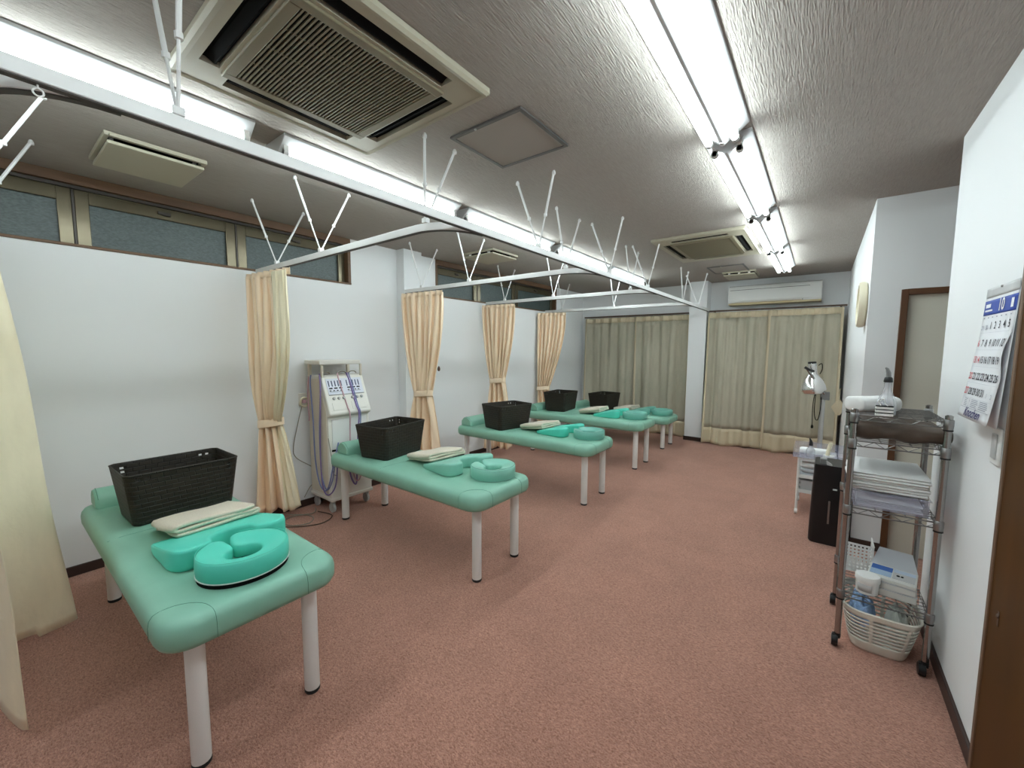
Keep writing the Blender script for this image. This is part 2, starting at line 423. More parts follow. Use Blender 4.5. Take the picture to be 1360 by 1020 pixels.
MB().box(0.458, XR+.05, 1.862, 1.885, 0, 2.03).build('jamb_edge', M['woodhilite'], d2, bevel=.003)  # edge strip coloured lighter to stand for the highlight on its bevel
b = MB(); b.box(.460, .462, 1.778, 1.790, .605, .65).lathe([(.007, .0), (.007, -.003), (.004, -.005)], (.461, 1.784, .635), 12, 'x')
b.build('strike_plate', M['cabbrown'], d2, bevel=.001)

# windows
def window(name, W, divs, label):
    y0, y1, z0, z1 = W
    t = struct(thing(name, label, 'window', (XL, (y0+y1)/2, z0)))
    f = MB()
    f.box(XL-.16, XL+.006, y0, y1, z1-.058, z1-.001).box(XL-.16, XL+.010, y0, y1, z0-.002, z0+.014)
    f.box(XL-.16, XL+.006, y0, y0+.03, z0+.014, z1-.058).box(XL-.16, XL+.006, y1-.03, y1, z0+.014, z1-.058)
    f.build('wood_casing', M['woodwin'], t, bevel=.002)
    a, c = y0+.03, y1-.03
    tr = MB(); tr.box(XL-.155, XL-.03, a, c, z1-.075, z1-.058).box(XL-.15, XL-.125, a, c, z0+.014, z1-.06)
    tr.build('track', M['bronzedk'], t)
    ed = [a] + divs + [c]; zs0, zs1 = z0+.014, z1-.075
    for i, (p, q) in enumerate(zip(ed, ed[1:])):
        p += .006 if i else 0; q -= .006 if i < len(ed)-2 else 0
        s = MB(); sx0, sx1 = XL-.10, XL-.055
        s.box(sx0, sx1, p, p+.062, zs0, zs1).box(sx0, sx1, q-.062, q, zs0, zs1)
        s.box(sx0, sx1, p+.062, q-.062, zs1-.075, zs1).box(sx0, sx1, p+.062, q-.062, zs0, zs0+.012)
        so = s.build('sash', M['bronze'], t, bevel=.003)
        MB().box(XL-.083, XL-.077, p+.058, q-.058, zs0+.008, zs1-.07).build('pane', M['glass'], so)
        l = MB(); ym = (p+q)/2
        l.box(XL-.056, XL-.040, ym-.035, ym+.035, zs1-.045, zs1-.028).box(XL-.045, XL-.03, ym-.012, ym+.03, zs1-.052, zs1-.044)
        l.build('latch', M['bronzedk'], so, bevel=.002)
        ar = MB(); ar.box(XL-.054, XL-.046, p+.10, p+.30, zs1-.012, zs1-.004)
        ar.build('stay_arm', M['bronze'], so)
    for dv in divs:
        MB().box(XL-.11, XL-.052, dv-.0055, dv+.0055, zs0, zs1).build('mullion', M['bronzedk'], t)
    return t
window('window_1', W1, [0.405, 1.27], 'long high ribbon window with obscured glass above the nearest bed')
window('window_2', W2, [4.05, 4.89], 'long high ribbon window with obscured glass beyond the wall pillar')

# ------------------------------------------------------------------ fluorescent lights
def lamp(x, y0, y1, label, group):
    t = thing('fluorescent_light', label, 'ceiling light', (x, (y0+y1)/2, CEIL), group=group)
    hs = MB(); pr = [(x-.105, CEIL), (x-.105, CEIL-.012), (x-.006, CEIL-.086), (x+.006, CEIL-.086), (x+.105, CEIL-.012), (x+.105, CEIL)]
    hs.prism(pr, 'y', y0, y1).build('housing', M['housing'], t, bevel=.002)
    sc = MB(); sc.lathe([(.007, 0), (.007, .003), (.003, .006)], (x, y1-.04, CEIL-.0925), 10)
    sc.build('screw', M['chromed'], t)
    for sx in (-.054, .054):
        zc = CEIL-.074
        MB().tube([(x+sx, y0+.038, zc), (x+sx, y1-.038, zc)], .0155, 12).build('tube', M['tube'], t)
        for ya, yb in ((y0+.012, y0+.036), (y1-.036, y1-.012)):
            k = MB(); k.box(x+sx-.012, x+sx+.012, ya, yb, zc-.012, CEIL-.03).lathe([(.017, ya), (.017, yb)], (x+sx, 0, zc), 12, 'y')
            k.build('socket', M['white'], t, bevel=.002)
    return t
rows = [(-1.62, -.42), (-.37, .83), (.955, 2.155), (2.235, 3.435), (3.54, 4.74), (4.83, 6.03)]
pl = ['unseen, added for foreground light', 'nearest of its row', 'second of its row beside the cassette', 'third of its row', 'fourth of its row', 'last of its row']
for i, (a, c) in enumerate(rows):  # first lamp sits unseen behind the camera, added to brighten the foreground
    lamp(-2.21, a, c, 'white twin tube ceiling light above the curtain rail, ' + pl[i], 'twin tube lights over the beds')
pr_ = ['far out of view behind', 'out of view behind', 'nearest seen, at the top edge', 'second seen', 'third seen', 'last, nearest the wall air conditioner']
for i, (a, c) in list(enumerate(rows))[1:]:  # first aisle lamp built is above the camera, added for foreground light
    lamp(-0.42, a, c, 'white twin tube ceiling light over the open carpet aisle, ' + pr_[i], 'twin tube lights over the aisle')

# ------------------------------------------------------------------ ceiling air conditioners, hatches, vents
def cassette(x0, x1, y0, y1, label):
    t = thing('ceiling_air_conditioner', label, 'air conditioner', ((x0+x1)/2, (y0+y1)/2, CEIL))
    Z = CEIL; cx, cy = (x0+x1)/2, (y0+y1)/2; wx, wy = x1-x0, y1-y0
    z0 = Z-.026
    gx, gy = wx*.30, wy*.30      # half grille size
    ox, oy = wx*.395, wy*.395      # slot centre
    sw = .062                    # slot half width
    # panel as a frame of strips leaving four slots open
    p = MB()
    def strip(a0, a1, b0, b1): p.box(a0, a1, b0, b1, z0, Z-.004)
    sl = .31
    # outer border
    e_ = .006
    strip(x0+e_, cx-ox-sw/2, y0+e_, y1-e_); strip(cx+ox+sw/2, x1-e_, y0+e_, y1-e_)
    strip(cx-ox-sw/2, cx+ox+sw/2, y0+e_, cy-oy-sw/2); strip(cx-ox-sw/2, cx+ox+sw/2, cy+oy+sw/2, y1-e_)
    # corners + inner field
    lx, ly = wx*sl, wy*sl
    for sx in (-1, 1):
        for sy in (-1, 1):
            a, bq = sorted((cx+sx*lx, cx+sx*(ox+sw/2))); c, d = sorted((cy+sy*ly, cy+sy*(oy+sw/2)))
            strip(a, bq, c, d)
    strip(cx-ox+sw/2, cx+ox-sw/2, cy-ly, cy+ly)
    strip(cx-lx, cx+lx, cy-oy+sw/2, cy-ly); strip(cx-lx, cx+lx, cy+ly, cy+oy-sw/2)
    p.build('panel', M['acbeige'], t, smooth=0)
    rim = MB()
    o, ii = rrect(wx, wy, .012, 3, cx, cy), rrect(wx-.05, wy-.05, .012, 3, cx, cy)
    rim.loft([[(u, v, Z-.002) for u, v in o], [(u, v, z0+.006) for u, v in rrect(wx, wy, .012, 3, cx, cy)], [(u, v, z0-.004) for u, v in rrect(wx-.02, wy-.02, .012, 3, cx, cy)], [(u, v, z0-.001) for u, v in ii]], False, False)
    rim.build('rim', M['acbeige'], t)
    for sx, sy in ((1, 0), (-1, 0), (0, 1), (0, -1)):
        d = MB()
        if sx:
            X = cx+sx*ox; d.box(X-sw/2, X+sw/2, cy-ly, cy+ly, Z-.006, Z-.003)
        else:
            Y = cy+sy*oy; d.box(cx-lx, cx+lx, Y-sw/2, Y+sw/2, Z-.006, Z-.003)
        so = d.build('outlet', M['black'], t)
        f = MB()
        if sx: f.hexa([(X-sx*.018, cy-ly+.01, z0+.004), (X-sx*.012, cy-ly+.01, z0+.002), (X-sx*.012, cy+ly-.01, z0+.002), (X-sx*.018, cy+ly-.01, z0+.004),
                       (X+sx*.008, cy-ly+.01, Z-.010), (X+sx*.014, cy-ly+.01, Z-.012), (X+sx*.014, cy+ly-.01, Z-.012), (X+sx*.008, cy+ly-.01, Z-.010)])
        else: f.hexa([(cx-lx+.01, Y-sy*.018, z0+.004), (cx-lx+.01, Y-sy*.012, z0+.002), (cx+lx-.01, Y-sy*.012, z0+.002), (cx+lx-.01, Y-sy*.018, z0+.004),
                      (cx-lx+.01, Y+sy*.008, Z-.010), (cx-lx+.01, Y+sy*.014, Z-.012), (cx+lx-.01, Y+sy*.014, Z-.012), (cx+lx-.01, Y+sy*.008, Z-.010)])
        f.build('louvre', M['black'], so)
    # central suction grille: framed, fine slats, three cross ribs
    g = MB(); e = .035; zg = z0-.010
    for a0, a1, b0, b1 in ((cx-gx-e, cx-gx, cy-gy-e, cy+gy+e), (cx+gx, cx+gx+e, cy-gy-e, cy+gy+e), (cx-gx, cx+gx, cy-gy-e, cy-gy), (cx-gx, cx+gx, cy+gy, cy+gy+e)):
        g.box(a0, a1, b0, b1, zg, z0+.002)
    gf = g.build('grille_frame', M['acgrille'], t, bevel=.003)
    MB().box(cx-gx, cx+gx, cy-gy, cy+gy, z0-.0015, z0+.001).build('filter', M['black'], t)
    s = MB(); n = 36; pitch = 2*gy/n
    for k in range(n):
        yy = cy-gy+(k+.5)*pitch; s.box(cx-gx, cx+gx, yy-pitch*.21, yy+pitch*.21, zg+.001, zg+.0065)
    for k in range(1, 4):
        xx = cx-gx+2*gx*k/4; s.box(xx-.0015, xx+.0015, cy-gy, cy+gy, zg+.005, zg+.0085)
    s.build('slats', M['acgrille'], gf, smooth=0)
    return t
cassette(-1.945, -1.105, .475, 1.302, 'large square beige ceiling cassette air conditioner close up between the near lights')
cassette(-1.345, -.560, 3.905, 5.02, 'square beige ceiling cassette air conditioner in the far ceiling beside the aisle lights')

def hatch(x0, x1, y0, y1, label):
    t = thing('ceiling_hatch', label, 'access panel', ((x0+x1)/2, (y0+y1)/2, CEIL))
    MB().box(x0+.012, x1-.012, y0+.012, y1-.012, CEIL-.006, CEIL-.001).build('hatch_board', M['hatch'], t)
    f = MB(); zz = (CEIL-.011, CEIL-.0005); e = .018
    f.box(x0, x1, y0, y0+e, *zz).box(x0, x1, y1-e, y1, *zz).box(x0, x0+e, y0+e, y1-e, *zz).box(x1-e, x1, y0+e, y1-e, *zz)
    f.build('hatch_frame', M['alumdk'], t, bevel=.002)
    MB().lathe([(.006, 0), (.006, -.004), (.003, -.006)], (x0+.16, y0+.007, CEIL-.011), 8).build('hatch_latch', M['alum'], t)
hatch(-1.50, -1.075, 1.46, 1.87, 'square ceiling access hatch with grey metal frame beside the near cassette')
hatch(-1.21, -.80, 5.60, 6.10, 'square ceiling access hatch beyond the far cassette')

def vent(x0, x1, y0, y1, label):
    t = thing('ceiling_vent', label, 'vent', ((x0+x1)/2, (y0+y1)/2, CEIL)); Z = CEIL
    f = MB(); z0 = Z-.022
    for a0, a1, b0, b1 in ((x0, x1, y0, y0+.02), (x0, x1, y1-.02, y1), (x0, x0+.02, y0+.02, y1-.02), (x1-.02, x1, y0+.02, y1-.02)): f.box(a0, a1, b0, b1, z0, Z-.0005)
    f.build('vent_frame', M['acbeige'], t, bevel=.003)
    MB().box(x0+.02, x1-.02, y0+.02, y1-.02, Z-.004, Z-.001).build('duct_opening', M['black'], t)
    MB().box(x0+.012, x1-.012, y0+.012, y1-.012, z0-.030, z0-.014).build('cover_plate', M['acbeige'], t, bevel=.004)
    for sx in (.2, .5, .8):
        xx = x0+(x1-x0)*sx
        MB().box(xx-.012, xx+.012, y0+.03, y0+.045, z0-.016, Z-.003).box(xx-.012, xx+.012, y1-.045, y1-.03, z0-.016, Z-.003).build('bracket', M['whitepaint'], t)
vent(-3.20, -2.765, .425, .835, 'square beige ceiling vent above the nearest bed next to window')
vent(-3.17, -2.73, 3.25, 3.68, 'small square beige ceiling vent near the second window')
vent(-1.115, -.73, 6.07, 6.50, 'small square beige ceiling vent in front of the wall air conditioner')

# ------------------------------------------------------------------ wall air conditioner
ac = thing('wall_air_conditioner', 'white wall mounted air conditioner above the right back curtain', 'air conditioner', (-.59, YF, 2.2))
ax0, ax1, az0, az1, ay = -1.14, -.045, 2.065, 2.345, 6.735
pf = [(YF, az1), (ay+.06, az1), (ay+.012, az1-.015), (ay, az1-.05), (ay, az0+.06), (ay+.02, az0+.035), (ay+.02, az0+.03), (YF, az0+.03)]
MB().prism(pf, 'x', ax0, ax1).build('body', M['acwhite'], ac, bevel=.004)
MB().box(ax0, ax1, ay+.03, YF, az0+.004, az0+.03).build('lower_trim', M['acyellow'], ac, bevel=.006)
fl = MB(); fl.hexa([(ax0+.03, ay+.02, az0+.032), (ax1-.21, ay+.02, az0+.032), (ax1-.21, ay+.10, az0+.002), (ax0+.03, ay+.10, az0+.002), (ax0+.03, ay+.014, az0+.038), (ax1-.21, ay+.014, az0+.038), (ax1-.21, ay+.10, az0+.008), (ax0+.03, ay+.10, az0+.008)])
fl.build('flap', M['acyellow'], ac, bevel=.002)
MB().box(ax0+.02, ax1-.13, ay-.001, ay+.02, az1-.068, az1-.063).build('panel_gap', M['bronzedk'], ac)
MB().box(ax1-.205, ax1-.2, ay+.01, ay+.022, az0+.03, az0+.06).build('side_gap', M['bronzedk'], ac)

# ------------------------------------------------------------------ curtain rail frame
ZR = 1.987; RX = -1.39
rf = thing('curtain_rail_frame', 'white metal cubicle curtain rail hung from the ceiling across the beds', 'curtain rail', (RX, 3, ZR))
def rail(path, name):
    b = MB(); s = MB()
    P = [Vector((x, y, 0)) for x, y in path]; lo = []; l2 = []
    for i, p in enumerate(P):
        t = (P[min(i+1, len(P)-1)]-P[max(i-1, 0)]).normalized(); n = Vector((-t.y, t.x, 0))
        hw = .012
        lo.append([p-n*hw+Vector((0,0,ZR+.003)), p+n*hw+Vector((0,0,ZR+.003)), p+n*hw+Vector((0,0,ZR+.040)), p-n*hw+Vector((0,0,ZR+.040))])
        l2.append([p-n*.010+Vector((0,0,ZR)), p+n*.010+Vector((0,0,ZR)), p+n*.010+Vector((0,0,ZR+.004)), p-n*.010+Vector((0,0,ZR+.004))])
    o = b.loft(lo).build(name, M['railwhite'], rf, bevel=.003)
    s.loft(l2).build('track_slot', M['railslot'], o)
    return o
rail([(RX, -1.6), (RX, 2), (RX, 4), (RX, 6.679)], 'main_rail')
BR = [0.02, 1.36, 2.745, 4.09, 5.53]
for yb in BR:
    rad = .23; pth = [(-3.55, yb), (-3.0, yb), (-2.2, yb)] + [(RX-.012-rad+rad*sin(a), yb+rad-rad*cos(a)) for a in [R(k*9) for k in range(0, 11)]]
    rail(pth, 'branch_rail')
def hanger(x, y, along, half=.17, top=(0, 0)):
    br = MB(); br.box(x-.014, x+.014, y-.014, y+.014, ZR+.040, ZR+.062)
    ho = br.build('hanger_clip', M['railwhite'], rf, bevel=.002)
    for s in (-1, 1):
        tx, ty = (x+s*half+top[0], y) if along == 'x' else (x, y+s*half+top[1])
        a = Vector((x+(s*.006 if along == 'x' else 0), y+(s*.006 if along == 'y' else 0), ZR+.055)); c = Vector((tx, ty, CEIL-.012)); mid = a.lerp(c, .42)
        r = MB(); r.tube([a, mid], .0045, 8).tube([mid, c], .007, 8).lathe([(.011, -.012), (.011, 0), (.006, .011)], tuple(c), 10)
        r.lathe([(.010, -.008), (.010, .008)], tuple(mid), 8)
        r.build('hanger_rod', M['railwhite'], ho)
for y in (.36, 2.08, 3.10, 4.0, 6.02): hanger(RX, y, 'x', .13, (-.03, 0))
for x, k in ((-3.2, 0), (-2.58, 0), (-3.2, 1), (-2.57, 1), (-1.57, 1), (-3.24, 2), (-2.59, 2), (-1.585, 2), (-3.24, 3), (-2.52, 3), (-1.60, 3), (-3.24, 4), (-2.4, 4), (-1.46, 4)):
    hanger(x, BR[k], 'y', .10 if (k == 1 and x > -2) else .175, (0, .10 if (k == 1 and x > -2) else .03))
rg = MB(); ring = [( RX+.0, .115+.008*cos(a), ZR-.016+.008*sin(a)) for a in [2*pi*k/14 for k in range(15)]]
rg.tube(ring, .002, 6).tube([(RX, .115, ZR-.008), (RX, .115, ZR+.003)], .002, 6)
rg.build('runner_ring', M['white'], rf)

# ------------------------------------------------------------------ curtains
def tied_curtain(label, top, tie, bot, ztop, ztie, zbot, edge=None, nf=7, amp_top=.022, start=.08, power=1.5, group='tied back cubicle curtains'):
    """top/tie/bot = ((x0,y0),(x1,y1)) end points of the cloth line at each height"""
    t = thing('cubicle_curtain', label, 'curtain', (tie[0][0], tie[0][1], 0), group=group)
    nu, nv = nf*16, 56; jc = nu if not edge else int(nu*(1-edge))
    def ends(z):
        if z >= ztie:
            s = (ztop-z)/(ztop-ztie); s = max(0, (s-start)/(1-start)); s = s**power
            a, c = top, tie
        else:
            s = (ztie-z)/(ztie-zbot); s = s**.75; a, c = tie, bot
        return [Vector((a[i][0]+(c[i][0]-a[i][0])*s, a[i][1]+(c[i][1]-a[i][1])*s, 0)) for i in (0, 1)]
    rows = []; zz = [ztop+(zbot-ztop)*i/nv for i in range(nv+1)]
    for z in zz:
        p, q = ends(z); d = (q-p); ln = d.length; d.normalize(); n = Vector((d.y, -d.x, 0))
        if z >= ztie:
            k = (ztop-z)/(ztop-ztie); amp = amp_top*(1-k)+.034*k
        else:
            k = (ztie-z)/(ztie-zbot); amp = .034+.012*k
        row = []
        for j in range(nu+1):
            u = j/nu
            ph = 2*pi*nf*u*(1 if z >= ztie else .55)
            a = amp*(sin(ph+.5*sin(3*z+u*9)) + .35*sin(ph*.37+4*z+1.3))
            if edge and u > 1-edge:
                q_ = min(1, (u-(1-edge))/.08); a = a*(1-q_*.75) + q_*.030*(1 if z >= ztie else .3)
            e = .004*sin(ph*2.1+9*z)
            side = .25/nf*ln*sin(2*ph+z*2)*.5
            sag = Vector((0, 0, 0))
            row.append(p + d*(u*ln+side) + n*(a+e) + Vector((0, 0, z + (0.012*sin(ph*.5+2) if z == zz[-1] else 0))))
        rows.append(row)
    MB().grid([r[:jc+1] for r in rows]).build('cloth', M['peach'], t, solid=.002, smooth=180)
    # leading edge panel facing the viewer
    if edge:
        er = [[p+Vector((0, 0, .004*sin(90*p.z)*(k_ > len(r)-jc-4))) for k_, p in enumerate(r[jc:])] for r in rows]
        MB().grid(er).build('lining_edge', M['cream'], t, solid=.002, smooth=180)
    # heading gathers
    hd = []
    p, q = ends(ztop); d = (q-p); ln = d.length; d.normalize(); n = Vector((d.y, -d.x, 0))
    for z in (ztop-.028, ztop+.018):
        hd.append([p+d*(ln*j/60)+n*(.006+.013*sin(2*pi*nf*j/60)) + Vector((0, 0, z)) for j in range(61)])
    MB().grid(hd).build('heading', M['peach'], t, solid=.003, smooth=180)
    # tieback band
    p, q = ends(ztie); c = (p+q)/2; d = (q-p); ln = d.length; d.normalize(); n = Vector((d.y, -d.x, 0))
    lo = []
    for dz in (-.030, -.024, .024, .030):
        bul = .052 if abs(dz) < .028 else .048
        lo.append([c + d*((ln/2+.014)*cos(a)) + n*(bul*sin(a)) + Vector((0, 0, ztie+dz+.012*cos(a))) for a in [2*pi*k/28 for k in range(28)]])
    MB().loft(lo, False, False).build('tieback', M['peach'], t, solid=.003)
    return t
tied_curtain('peach satin curtain tied back left of the ivory therapy machine', ((-3.575, 1.30), (-2.985, 1.355)), ((-3.51, 1.31), (-3.40, 1.43)), ((-3.535, 1.26), (-3.40, 1.56)), 1.962, .825, .085, edge=.36, start=.30, power=2.4)
tied_curtain('peach satin curtain tied back behind the second bed', ((-3.50, 2.70), (-2.94, 2.745)), ((-3.36, 2.74), (-3.14, 2.76)), ((-3.47, 2.66), (-3.10, 2.86)), 1.962, .955, .09)
tied_curtain('peach satin curtain tied back behind the third bed', ((-3.565, 4.03), (-3.08, 4.09)), ((-3.45, 4.06), (-3.25, 4.10)), ((-3.52, 4.00), (-3.20, 4.22)), 1.962, 1.005, .10)
tied_curtain('peach satin curtain tied back behind the fourth bed, farthest of the tied ones', ((-3.585, 5.36), (-3.17, 5.52)), ((-3.56, 5.34), (-3.40, 5.42)), ((-3.56, 5.32), (-3.36, 5.58)), 1.962, .80, .10)

# near curtain at the left edge of the view (loose skirt and a drooping hem)
def near_curtain():
    t = thing('cubicle_curtain', 'cream curtain hanging loose at the left edge beside the nearest bed', 'curtain', (-2.9, .05, 0), group=None)
    top = [(-3.5, -.02), (-3.35, .05), (-3.2, -.03), (-3.05, .045), (-2.95, .045), (-2.90, .06), (-2.86, .02), (-2.80, -.06), (-2.7, .0), (-2.6, -.05), (-2.5, .0), (-2.4, -.05), (-2.32, .0), (-2.24, -.03), (-2.2, -.06)]
    bot = [(-3.5, -.10), (-3.42, .06), (-3.3, .05), (-3.15, .14), (-3.03, .18), (-2.94, .205), (-2.895, .10), (-2.86, .026), (-2.78, -.12), (-2.66, -.16), (-2.52, -.12), (-2.42, -.10), (-2.33, -.06), (-2.25, -.02), (-2.205, .022)]
    A, B = catmull([(*p, 0) for p in top], 8, False), catmull([(*p, 0) for p in bot], 8, False)
    rows = []; nz = 40
    for i in range(nz+1):
        s = i/nz; row = []
        for j, (a, c) in enumerate(zip(A, B)):
            u = j/(len(A)-1)
            zb = .04 + (.05*max(0, 1-abs(u-.6)/.25) if u > .45 else 0) + (.16*max(0, min((.97-u)/.18, 1))*(u > .62))
            z = 1.955 + (zb-1.955)*s
            p = a.lerp(c, s**.9); row.append(Vector((p.x, p.y, z)) + Vector((.004*sin(7*s+u*20), .006*sin(9*s+u*14), 0)))
        rows.append(row)
    MB().grid(rows).build('cloth', M['cream'], t, solid=.002, smooth=180)
    MB().grid([[Vector(p) + Vector((0, .0, 1.945+.035*k)) for p in A] for k in (0, 1)]).build('heading', M['cream'], t, solid=.004, smooth=180)
near_curtain()

def back_curtain(x0, x1, y, label, nf, flip=0, ztop=1.972, zb=.012, lean=0.0):
    t = thing('window_curtain', label, 'curtain', ((x0+x1)/2, y, 0), group='khaki curtains on the back wall')
    nu = nf*14; L = x1-x0
    def row(z, lo=0., amp=None):
        s = (ztop-z)/(ztop-zb); r = []
        for j in range(nu+1):
            u = j/nu; ph = 2*pi*nf*u
            a = .024*(1-.35*min(1, s*2.5))
            w = sin(ph)*.75+.25*sin(2*ph+.7) if s > .06 else math.copysign(abs(sin(ph))**2.2, sin(ph))
            yy = y - a*w - .034*min(1, s*1.5)*sin(ph*.43+1.1+flip) - .010*sin(ph*.71+2*s) - lean*s*s*(.7+.3*sin(u*4+flip))
            r.append(Vector((x0+L*u+.012*s*sin(ph*.31+flip), yy, z+lo*(.012*sin(ph*.25+flip)))))
        return r
    zh, zm = ztop-.085, zb+.24
    N = 22
    MB().grid([row(zh+(zm-zh)*i/N) for i in range(N+1)]).build('cloth', M['khaki'], t, solid=.002, smooth=180)
    MB().grid([row(ztop-.085*i/3) for i in range(4)]).build('heading', M['khakihem'], t, solid=.003, smooth=180)
    MB().grid([row(zm+(zb-zm)*i/5, i/5) for i in range(6)]).build('hem', M['khakihem'], t, solid=.003, smooth=180)
    for xa, xb in ((0, 1), (nu-1, nu)):
        e = []
        for i in range(25):
            z = ztop-.01+(zb-ztop+.02)*i/24; r = row(z)
            p, q = r[0 if xa == 0 else nu], r[3 if xa == 0 else nu-3]
            d = Vector((q.x-p.x, 0, 0)); e.append([p+Vector((0, -.010, 0)), p.lerp(q, .5)+Vector((0, -.012, 0)), q+Vector((0, -.010, 0))])
        MB().grid(e).build('side_hem', M['khakihem'], t, solid=.002, smooth=180)
    return t
back_curtain(-3.51, -2.55, 6.86, 'khaki blackout curtain at back left, left panel beside the corner', 6)
back_curtain(-2.57, -1.685, 6.845, 'khaki blackout curtain at back left, right panel next to the pillar', 6, 2)
back_curtain(-1.395, -.60, 6.72, 'khaki blackout curtain right of the far pillar, left panel', 6, 1, lean=.14)
back_curtain(-.62, .195, 6.70, 'khaki blackout curtain behind the heat lamp, right panel', 6, 3, lean=.14)
for xa, xb, yy in ((-3.54, -1.67, 6.87), (-1.405, .225, 6.76)):
    o = MB().box(xa, xb, yy-.012, yy+.012, 1.985, 2.008).box(xa+.05, xa+.07, yy+.012, YF, 1.99, 2.004).box(xb-.07, xb-.05, yy+.012, YF, 1.99, 2.004).build('curtain_track', M['cabbrown'], bevel=.002)
    origin(o, ((xa+xb)/2, yy, 1.99)); tag(o, 'thin brown wall curtain track above the back %s curtains' % ('left' if xa < -2 else 'right'), 'curtain rail')
ts = thing('curtain_tassel', 'small pale yellow cloth tieback hanging at the right edge of the back curtain', 'curtain tieback', (.205, 6.55, .80))
MB().tube([(.215, 6.66, .93), (.205, 6.56, .90), (.205, 6.55, .80)], .006, 6).build('strap', M['khakihem'], ts)
MB().loft([[(.205+a*w, 6.55-.02*bq, .80+z) for a, bq in ((-1, 0), (0, 1), (1, 0), (0, -1))] for w, z in ((.012, 0), (.075, -.10), (.06, -.13), (.02, -.20))]).build('pouch', M['khakihem'], ts)

# ------------------------------------------------------------------ treatment beds
BED_X = -2.345; BL, BW = 1.65, .585; BZ = .566
LOW = .105   # the farthest bed stands lower
def make_bed(label, x, y, dz=0.0):
    t = thing('treatment_bed', label, 'bed', (0, 0, 0), group='mint green treatment beds')
    prof = [(i_, z_-dz) for i_, z_ in [(.035, .463), (.010, .468), (.001, .486), (0, .520), (.004, .540), (.014, .555), (.032, .563), (.07, .566), (.16, .5665)]]
    Rc = .095
    MB().loft([[(u, v, z) for u, v in rrect(BL-2*i, BW-2*i, max(Rc-i*.8, .02), 8)] for i, z in prof]).build('cushion_top', M['vinyl'], t, smooth=60)
    ct = t.children[0]
    for sx in (1,):
        for sy in (-1, 1):
            # curved corner seam and its drop down the side
            pts = []
            cx, cy = sx*BL/2, sy*BW/2
            for k in range(13):
                a = pi/2*k/12
                px_, py_ = cx-sx*.145*sin(a)**.8, cy-sy*.145*cos(a)**.8
                ins = min(abs(cx-px_), abs(cy-py_))
                z = .5665-.0008-dz
                for (i0, z0), (i1, z1) in zip(prof[3:], prof[4:]):
                    if i0 <= ins <= i1: z = z0+(z1-z0)*(ins-i0)/(i1-i0)
                pts.append((px_, py_, z+.0006))
            sp = MB(); sp.tube([(cx-sx*.145, cy+sy*.0005, .475-dz), (cx-sx*.145, cy+sy*.0005, .52-dz), (cx-sx*.145, cy-sy*.003, .541-dz), (cx-sx*.145, cy-sy*.013, .5555-dz)] + pts[::-1][1:-1] + [(cx-sx*.013, cy-sy*.145, .5555-dz), (cx-sx*.003, cy-sy*.145, .541-dz), (cx+sx*.0005, cy-sy*.145, .52-dz), (cx+sx*.0005, cy-sy*.145, .475-dz)], .0008, 5)
            sp.build('corner_seam', M['seam'], ct)
    sp = MB(); sp.tube([(-.12, -BW/2+.02, .559-dz), (-.12, -BW/2+.06, .5655-dz), (-.12, 0, .5668-dz), (-.12, BW/2-.06, .5655-dz), (-.12, BW/2-.02, .559-dz)], .0012, 5)
    sp.build('cross_seam', M['seam'], ct)
    fr = MB(); fr.box(-.70, .70, -.17, -.13, .435-dz, .4645-dz).box(-.70, .70, .13, .17, .435-dz, .4645-dz)
    for q in (-.70, -.02, .66): fr.box(q, q+.04, -.13, .13, .435-dz, .4645-dz)
    fr.build('under_frame', M['whitepaint'], t)
    for sx in (-1, 1):
        for sy in (-1, 1):
            lx, ly = sx*.735, sy*.19
            lg = MB().lathe([(.0285, .016), (.029, .02), (.029, .466-dz)], (lx, ly, 0), 20).build('leg', M['whitepaint'], t)
            MB().lathe([(.027, 0), (.0295, .004), (.0295, .014), (.027, .017)], (lx, ly, 0), 20).build('rubber_foot', M['rubber'], lg)
    t.location = (x, y, 0)
    return t
BEDS = [(0, .560), (.003, 1.952), (-.045, 3.455), (-.085, 4.83), (-.135, 6.04)]
bl = ['mint green treatment bed nearest the viewer, at the left', 'mint green treatment bed in front of the ivory therapy machine', 'mint green treatment bed in the middle, third from the viewer', 'mint green treatment bed fourth from the viewer', 'mint green treatment bed farthest back by the khaki curtain']
bed0 = make_bed(bl[0], BED_X+BEDS[0][0], BEDS[0][1])
for (dx, y), l in zip(BEDS[1:4], bl[1:4]): dup(bed0, (BED_X+dx, y, 0), None, l)
make_bed(bl[4], BED_X+BEDS[4][0], BEDS[4][1], LOW)

# head bolsters (half round)
def bolster(x, y, label):
    t = thing('bolster_pillow', label, 'pillow', (x, y, BZ+.001), group='head bolsters')
    L = .49; pr = [(-.075, 0), (-.075, .045)] + [(-.075+.15*k/10, .045+.050*sin(pi*k/10)**.8) for k in range(1, 10)] + [(.075, .045), (.075, 0)]
    lo = []
    for yy, s in ((-L/2, .86), (-L/2+.006, .95), (-L/2+.02, 1), (L/2-.02, 1), (L/2-.006, .95), (L/2, .86)): lo.append([(u*s, yy, .045+(v-.045)*s if s < 1 else v) for u, v in pr])
    for lp in lo:
        zmin = min(p[2] for p in lp)
        for i, p in enumerate(lp): lp[i] = (p[0], p[1], max(0, p[2]))
    MB().loft(lo).build('bolster_cover', M['vinyl'], t, local=True)
    MB().tube([(-.072, -L/2+.012, .05), (-.04, -L/2+.012, .082), (0, -L/2+.012, .097), (.04, -L/2+.012, .082), (.072, -L/2+.012, .05)], .0015, 5).build('bolster_seam', M['seam'], t, local=True)
    return t
bo = ['behind the woven basket on the nearest bed', 'behind the basket on the second bed', 'behind the basket on the third bed', 'behind the basket on the fourth bed', 'at the head of the farthest bed']
